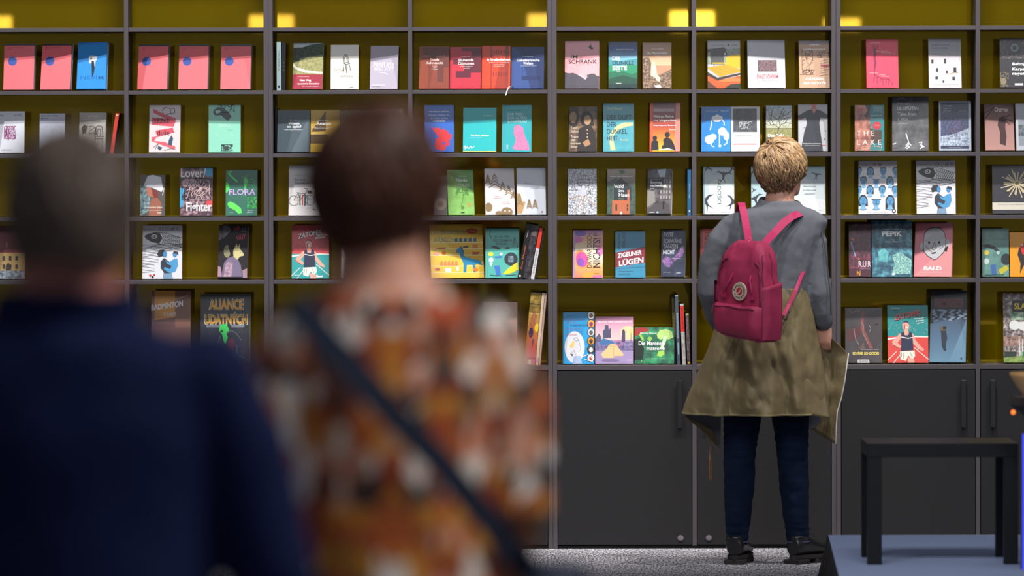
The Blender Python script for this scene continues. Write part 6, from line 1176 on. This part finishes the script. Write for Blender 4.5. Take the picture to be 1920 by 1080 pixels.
# carrying handles: straps from two tabs up over the top
def ribbon(name, pts, wd, m, parent, wdir=None, thick=.0022):
    pts = [Vector(p) for p in pts]
    bm = bmesh.new(); prev = None; N_ = len(pts)
    for i, p in enumerate(pts):
        t = (pts[min(i + 1, N_ - 1)] - pts[max(i - 1, 0)]).normalized()
        sd = (wdir if wdir is not None else Vector((1, 0, 0))); sd = (sd - t * sd.dot(t)).normalized(); nn = t.cross(sd).normalized()
        cur = [bm.verts.new(p + sd * wd * a - nn * thick * b) for a, b in ((-.5, -.5), (.5, -.5), (.5, .5), (-.5, .5))]
        if prev:
            for k in range(4): bm.faces.new((prev[k], prev[(k + 1) % 4], cur[(k + 1) % 4], cur[k]))
        else: bm.faces.new(cur[::-1])
        prev = cur
    bm.faces.new(prev)
    bmesh.ops.recalc_face_normals(bm, faces=bm.faces)
    return obj(name, bm, m, parent)
for u in (.26, .84):
    ribbon('handle_tab', [fp(u, .175, .012), fp(u, .15, .014)], .024, m_strap, bpk, Fx)
def topp(px, py, dy): return w(px, py, dy) + bo
tube_pts = [fp(.27, .172, .014), fp(.40, .22, .014), topp(1384, 492, -.36), topp(1386, 468, -.345), topp(1395, 456, -.335), topp(1405, 453, -.335)]
bm = bmesh.new(); tube(bm, tube_pts, .0042, 8); obj('handle', bm, m_strap, bpk, True)
tube_pts = [fp(.84, .172, .014), fp(.80, .22, .016), topp(1413, 495, -.36), topp(1412, 472, -.345), topp(1407, 460, -.338), topp(1403, 454, -.335)]
bm = bmesh.new(); tube(bm, tube_pts, .0042, 8); obj('handle', bm, m_strap, bpk, True)
# top panel between handles and snap
def topflap(u, v):
    a_ = topp(1386 + 22 * u, 468 + 36 * v, -.34 - .014 * v - .01 * math.sin(u * 3.14))
    a_.x += (v * (-.012 * (1 - u) + .0 * u))
    return a_
sheet('top_flap', topflap, 10, 10, m_pack, bpk, .003)
bm = bmesh.new(); rings(bm, [(topp(1404, 454, -.35), (.009, 0, 0), (0, 0, .009)), (topp(1404, 454, -.343), (.009, 0, 0), (0, 0, .009))], 18)
obj('snap_tab', bm, m_strap, bpk, True)
bm = bmesh.new(); ball(bm, topp(1404, 454, -.351), (.006, .003, .006)); obj('brass_snap', bm, mat('brass', '#c9a468', .3, 1), bpk, True)
# shoulder straps
ribbon('shoulder_strap', [topp(1405, 456, -.335), topp(1403, 445, -.30), topp(1400, 428, -.23), topp(1396, 405, -.165), topp(1392, 388, -.125), topp(1390, 380, -.07), topp(1388, 384, .02), topp(1384, 410, .10)], .029, m_strap, bpk)
ribbon('shoulder_strap', [topp(1430, 462, -.31), topp(1440, 449, -.26), topp(1452, 436, -.20), topp(1470, 417, -.155), topp(1486, 405, -.13), topp(1500, 400, -.095), topp(1508, 402, -.02), topp(1508, 420, .08)], .03, m_strap, bpk, Vector((.62, 0, -.5)))
ribbon('lower_strap', [topp(1469, 592, -.20), topp(1480, 570, -.17), topp(1492, 545, -.155), topp(1504, 515, -.12), topp(1508, 500, -.03)], .016, m_strap, bpk, Vector((.9, 0, .3)))
bm = bmesh.new()
for s1, s2 in (((1466, 596, -.205), (1474, 582, -.185)), ((1474, 600, -.2), (1480, 586, -.185)), ((1466, 596, -.205), (1474, 600, -.2)), ((1474, 582, -.185), (1480, 586, -.185))): tube(bm, [topp(*s1), topp(*s2)], .0022, 6)
obj('buckle', bm, mat('black_buckle', '#1a1418', .4), bpk, True)
for px_, py_ in ((1404, 446), (1437, 455), (1432, 461)):
    bm = bmesh.new(); ball(bm, topp(px_, py_, -.318 if px_ < 1410 else -.29), (.0028, .002, .0028)); obj('rivet', bm, mat('brass', '#c9a468', .3, 1), bpk, True)
# round badge: cream disc, red centre, ring of letters
BR = .036
bc = fp(.585, .178, .0135)
def bx(v):           # disc space: x right, z up -> panel
    return bc + Fx * v.x + Vector((0, 0, v.z)) + Fn * (-v.y)
art = [E(.5, .5, .5, .5, '#f0dfc4', 40), E(.5, .5, .22, .22, '#d83848', 30), P([(.3, .62), (.42, .56), (.52, .48), (.56, .4), (.54, .36), (.6, .4), (.58, .5), (.5, .58), (.4, .64), (.31, .66)], '#f0dfc4'), P([(.28, .6), (.4, .55), (.3, .7), (.26, .68)], '#f0dfc4')]
def arc_text(s, a0, a1, r, sz, flip):
    ops = []
    for i, ch in enumerate(s):
        a = R_(a0 + (a1 - a0) * i / (len(s) - 1))
        vs, fs = text_mesh(ch, .03)
        cx, cy = .5 + r * math.cos(a), .5 - r * math.sin(a)
        ux, uy = (math.sin(a), math.cos(a)) if not flip else (-math.sin(a), -math.cos(a))
        vx, vy = (math.cos(a), -math.sin(a)) if not flip else (-math.cos(a), math.sin(a))
        polys = [[(cx + (vs[k][0] - .5) * sz * .75 * ux + (vs[k][1] - .5) * sz * vx, cy + (vs[k][0] - .5) * sz * .75 * uy + (vs[k][1] - .5) * sz * vy) for k in f] for f in fs]
        ops.append(PP(polys, '#5c2030'))
    return ops
art += arc_text('FJÄLLRÄVEN', 165, -12, .36, .14, False) + arc_text('KÅNKEN', 212, 322, .36, .13, True)
def bxx(v): return bx(Vector((v.x - BR, v.y - .0008, v.z - BR)))
badge = print_mesh('badge_print', art, 2 * BR, 2 * BR, None, bpk, xf=bxx)
bm = bmesh.new(); rings(bm, [(bc + Fn * -.004, Fx * BR * 1.0, Vector((0, 0, BR))), (bc + Fn * .0005, Fx * BR, Vector((0, 0, BR)))], 36); o = obj('badge', bm, mat('cream_badge', '#f0dfc4', .6), bpk)
badge.parent = o

# ================================================================== the two near visitors
def visitor(t, x, Y, h, opt):
    """standing figure seen from behind, built at the origin, facing +y"""
    k = h / 1.75
    def v(a, b, c): return Vector((a * k, b * k, c * k))
    sh = opt['sh']; hw_ = opt.get('head', 1.0)
    HMx = Matrix.Translation(v(opt.get('hx', 0), .02, 1.628 + opt.get('hz', 0))) @ Matrix.Rotation(R_(opt.get('turn', 0)), 4, 'Z') @ Matrix.Rotation(R_(opt.get('nod', 0)), 4, 'X')
    bm = bmesh.new(); head_parts(bm, HMx, k * hw_)
    nk = opt.get('neck', .058)
    def col(rows, g=0): column(bm, [(a * k, b * k, c * k, (rx + g) * k, (ry + g) * k) for a, b, c, rx, ry in rows])
    hx = opt.get('hx', 0)
    torso = [(hx * .5, 0, 1.455, nk + .02, .07), (0, -.005, 1.43, sh * .62, .09), (0, 0, 1.39, sh * .86, .105), (0, 0, 1.3, sh * .9, .12), (0, 0, 1.15, sh * .84, .125), (0, 0, 1.02, sh * .82, .125), (0, 0, .93, sh * .88, .135), (0, 0, .84, sh * .85, .125)]
    col([(hx, .015, 1.56, nk, nk), (hx, .005, 1.5, nk * 1.02, nk * 1.02)] + torso)
    s2 = sh
    def armp(sd): 
        b_ = opt.get('bend', (.02, .08, .16))
        return [v(sd * (s2 - .035), 0, 1.375), v(sd * (s2 + .012), 0, 1.27), v(sd * (s2 + .035 + b_[0]), .0, 1.1), v(sd * (s2 + .03 + b_[0]), b_[1], .96), v(sd * (s2 - .02), b_[2] + .08, .87)]
    for sd in (-1, 1):
        ap = armp(sd); tube(bm, ap, [.052 * k, .048 * k, .04 * k, .034 * k, .027 * k], 16)
        hand_parts(bm, ap[-1], v(-sd * .3, .8, -.3), v(0, 0, 1), .6, k)
        tube(bm, [v(sd * .09, 0, .86), v(sd * .1, 0, .7), v(sd * .105, .01, .5), v(sd * .11, -.01, .32), v(sd * .115, 0, .08)], [.08 * k, .07 * k, .052 * k, .05 * k, .036 * k], 16)
        foot(bm, v(sd * .115, .0, 0), R_(-8 * sd))
    blob('body', bm, opt['skin'], t, .011, 4)
    head_children(t, HMx, k * hw_)
    # shirt with sleeves
    bm = bmesh.new()
    col([(hx * .6, .0, 1.468 + opt.get('collar', 0), nk + .018, nk + .022)] + [(a, b, c, rx, ry) for a, b, c, rx, ry in torso[:-1]] + [(0, 0, .86, sh * .9, .135)], .016)
    for sd in (-1, 1):
        ap = armp(sd); L_ = opt['sleeve']
        pts = ap[:2] + ([ap[1].lerp(ap[2], L_)] if L_ <= 1 else [ap[2], ap[2].lerp(ap[3], L_ - 1)])
        rad = [.070, .068, .064, .062][:len(pts)]
        tube(bm, pts, [r * k for r in rad], 20); ball(bm, pts[0], (.072 * k, .075 * k, .066 * k))
    blob('shirt', bm, opt['shirt'], t, .010, 8, lambda p: fold(p, 7, .007, 4))
    bm = bmesh.new()
    col([(0, 0, .97, sh * .82, .128), (0, 0, .9, sh * .9, .14), (0, 0, .82, sh * .88, .13)], .004)
    for sd in (-1, 1): tube(bm, [v(sd * .09, 0, .86), v(sd * .1, 0, .7), v(sd * .105, .01, .5), v(sd * .11, -.01, .32), v(sd * .115, 0, .09)], [.095 * k, .086 * k, .07 * k, .066 * k, .06 * k], 16, round_ends=False)
    blob('trousers', bm, opt['trousers'], t, .012, 6)
    for sd in (-1, 1):
        M_ = Matrix.Translation(v(sd * .115, 0, 0)) @ Matrix.Rotation(R_(-8 * sd), 4, 'Z'); R3 = M_.to_3x3()
        bm = bmesh.new()
        rings(bm, [(M_ @ (Vector((0, y, z)) * k), R3 @ (Vector((wx, 0, 0)) * k), Vector((0, 0, hz * k))) for y, wx, hz, z in ((-.055, .03, .03, .04), (-.02, .042, .04, .045), (.06, .045, .036, .042), (.15, .048, .026, .034), (.205, .022, .016, .028))], 20)
        o = obj('shoe', bm, mat('dark_shoe', '#26221f', .5), t, True)
        bm = bmesh.new()
        rings(bm, [(M_ @ (Vector((0, .075, z)) * k), R3 @ (Vector((.05, 0, 0)) * k), R3 @ (Vector((0, .142, 0)) * k)) for z in (.001, .014)], 28)
        obj('sole', bm, mat('shoe_sole', '#3a3836', .8), o)
    return HMx, k * hw_, v
# --- man in navy
YM = -17.0
mp_ = at(128, 600, YM)
man = thing('person', 'person with cropped grey-brown hair and navy shirt, blurred at the left front', 'person', (mp_.x, YM, 0))
m_navy = mat('navy_cotton', '#101a40', .85, spec=.15, noise_amt=.1, noise_scale=30)
HMm, km, vm = visitor(man, mp_.x, YM, 1.80, dict(sh=.228, head=1.06, neck=.072, hz=-.0385, skin=m_skin2, shirt=m_navy, trousers=mat('black_trousers', '#15161a', .9), sleeve=1.2, bend=(.02, .06, .14), wide=True, turn=4, collar=.03))
m_crop = hair_mat('cropped_hair', '#483c35', '#7a6a5f', .7)
def keepm(p): return not ((p.y > .06 and p.z < .06) or (p.z < -.055) or (abs(p.x) > .05 and p.y > -.002 and p.z < .005) or (p.y > .02 and p.z < .0) or (abs(p.x) > .066 and p.y > -.04 and p.z < .01))
hair('hair', HMm, km, m_crop, man, (0, -.05, .1), ((0, -.012, .010), (.088, .108, .120)), keepm, 350, .03, .004, 8, .004, .002)
# --- woman in the patterned blouse
YB = -15.85
wp_ = at(738, 600, YB)
wom = thing('person', 'person with short auburn hair and orange patterned blouse, blurred at the middle front', 'person', (wp_.x, YB, 0))
def blouse_mat():
    M = bpy.data.materials.new('patterned_blouse'); M.use_nodes = True; nt = M.node_tree; b = nt.nodes['Principled BSDF']; b.inputs['Roughness'].default_value = .8
    tc = nt.nodes.new('ShaderNodeTexCoord'); sx = nt.nodes.new('ShaderNodeSeparateXYZ'); nt.links.new(tc.outputs['Object'], sx.inputs[0])
    # mirror-repeat across the width like an ikat print
    pp = nt.nodes.new('ShaderNodeMath'); pp.operation = 'PINGPONG'; pp.inputs[1].default_value = .083; nt.links.new(sx.outputs[0], pp.inputs[0])
    md = nt.nodes.new('ShaderNodeMath'); md.operation = 'MULTIPLY'; md.inputs[1].default_value = .55; nt.links.new(sx.outputs[2], md.inputs[0])
    cb = nt.nodes.new('ShaderNodeCombineXYZ'); nt.links.new(pp.outputs[0], cb.inputs[0]); nt.links.new(md.outputs[0], cb.inputs[2])
    ms = nt.nodes.new('ShaderNodeMath'); ms.operation = 'MULTIPLY'; ms.inputs[1].default_value = .12; nt.links.new(sx.outputs[0], ms.inputs[0]); nt.links.new(ms.outputs[0], cb.inputs[1])
    n = nt.nodes.new('ShaderNodeTexNoise'); n.inputs['Scale'].default_value = 30; n.inputs['Detail'].default_value = 1
    nt.links.new(cb.outputs[0], n.inputs['Vector'])
    mv = nt.nodes.new('ShaderNodeMix'); mv.data_type = 'VECTOR'; mv.inputs[0].default_value = .02
    nt.links.new(cb.outputs[0], mv.inputs[4]); nt.links.new(n.outputs['Color'], mv.inputs[5])
    vo = nt.nodes.new('ShaderNodeTexVoronoi'); vo.inputs['Scale'].default_value = 46; vo.inputs['Randomness'].default_value = 1
    nt.links.new(mv.outputs[1], vo.inputs['Vector'])
    sc = nt.nodes.new('ShaderNodeSeparateColor'); nt.links.new(vo.outputs['Color'], sc.inputs[0])
    r = nt.nodes.new('ShaderNodeValToRGB'); cr = r.color_ramp; cr.interpolation = 'CONSTANT'
    cols = ['#7c2c14', '#a8481c', '#e6ddd2', '#c98a2c', '#5c2c1c', '#d8a088', '#b8602c', '#efe8e0', '#8a3418', '#c47a24', '#3c3834', '#b8602c', '#9a401c']
    cr.elements[0].color = (*lin(cols[0]), 1); cr.elements[0].position = 0
    cr.elements[1].color = (*lin(cols[-1]), 1); cr.elements[1].position = (len(cols) - 1) / len(cols)
    for i in range(1, len(cols) - 1):
        e = cr.elements.new(i / len(cols)); e.color = (*lin(cols[i]), 1)
    nt.links.new(sc.outputs[0], r.inputs[0]); nt.links.new(r.outputs[0], b.inputs['Base Color'])
    return M
HMw, kw_, vw = visitor(wom, wp_.x, YB, 1.815, dict(sh=.172, head=1.05, neck=.072, hz=-.026, skin=m_skin, shirt=blouse_mat(), trousers=mat('dark_trousers', '#1c1b22', .9), sleeve=1.05, bend=(-.022, .08, .16), wide=True, turn=-20, hx=-.022, collar=-.03))
m_aub = hair_mat('auburn_hair', '#2c1710', '#623826', .5)
def keepa(p): return not ((p.y > .06 and p.z < .05) or (p.z < -.085) or (p.y > .0 and p.z < -.01) or (abs(p.x) > .06 and p.y > -.03 and p.z < -.01))
hair('hair', HMw, kw_, m_aub, wom, (0, -.05, .1), ((0, -.014, .012), (.097, .116, .122)), keepa, 600, .07, .006, 11, .010, .008, shw)
# --- her shoulder bag: strap across the back, bag at the left hip is out of frame
m_bag = mat('navy_strap', '#1c2a40', .6)
bag = thing('shoulder_bag', 'navy shoulder bag whose wide strap crosses the patterned blouse', 'bag', (wp_.x + .25, YB, .9))
bof = -Vector(bag.location)
def ws(px_, py_, dy): return at(px_, py_, YB + dy) + bof
ribbon('strap', [ws(545, 600, .06), ws(552, 572, .0), ws(562, 578, -.07), ws(590, 612, -.125), ws(640, 668, -.168), ws(700, 735, -.185), ws(760, 800, -.185), ws(820, 860, -.18), ws(868, 918, -.172), ws(925, 985, -.155), ws(965, 1040, -.12), ws(1000, 1080, -.04)], .048, m_bag, bag, Vector((.75, 0, .7)), .003)
bq = ws(1040, 1175, -.02)
bm = B_(bq.x - .05, bq.x + .05, bq.y - .13, bq.y + .13, bq.z - .1, bq.z + .1, bev=.02)
obj('pouch', bm, m_bag, bag, True)
bm = B_(bq.x + .045, bq.x + .056, bq.y - .12, bq.y + .12, bq.z - .02, bq.z + .095, bev=.004)
obj('flap', bm, m_bag, bag)
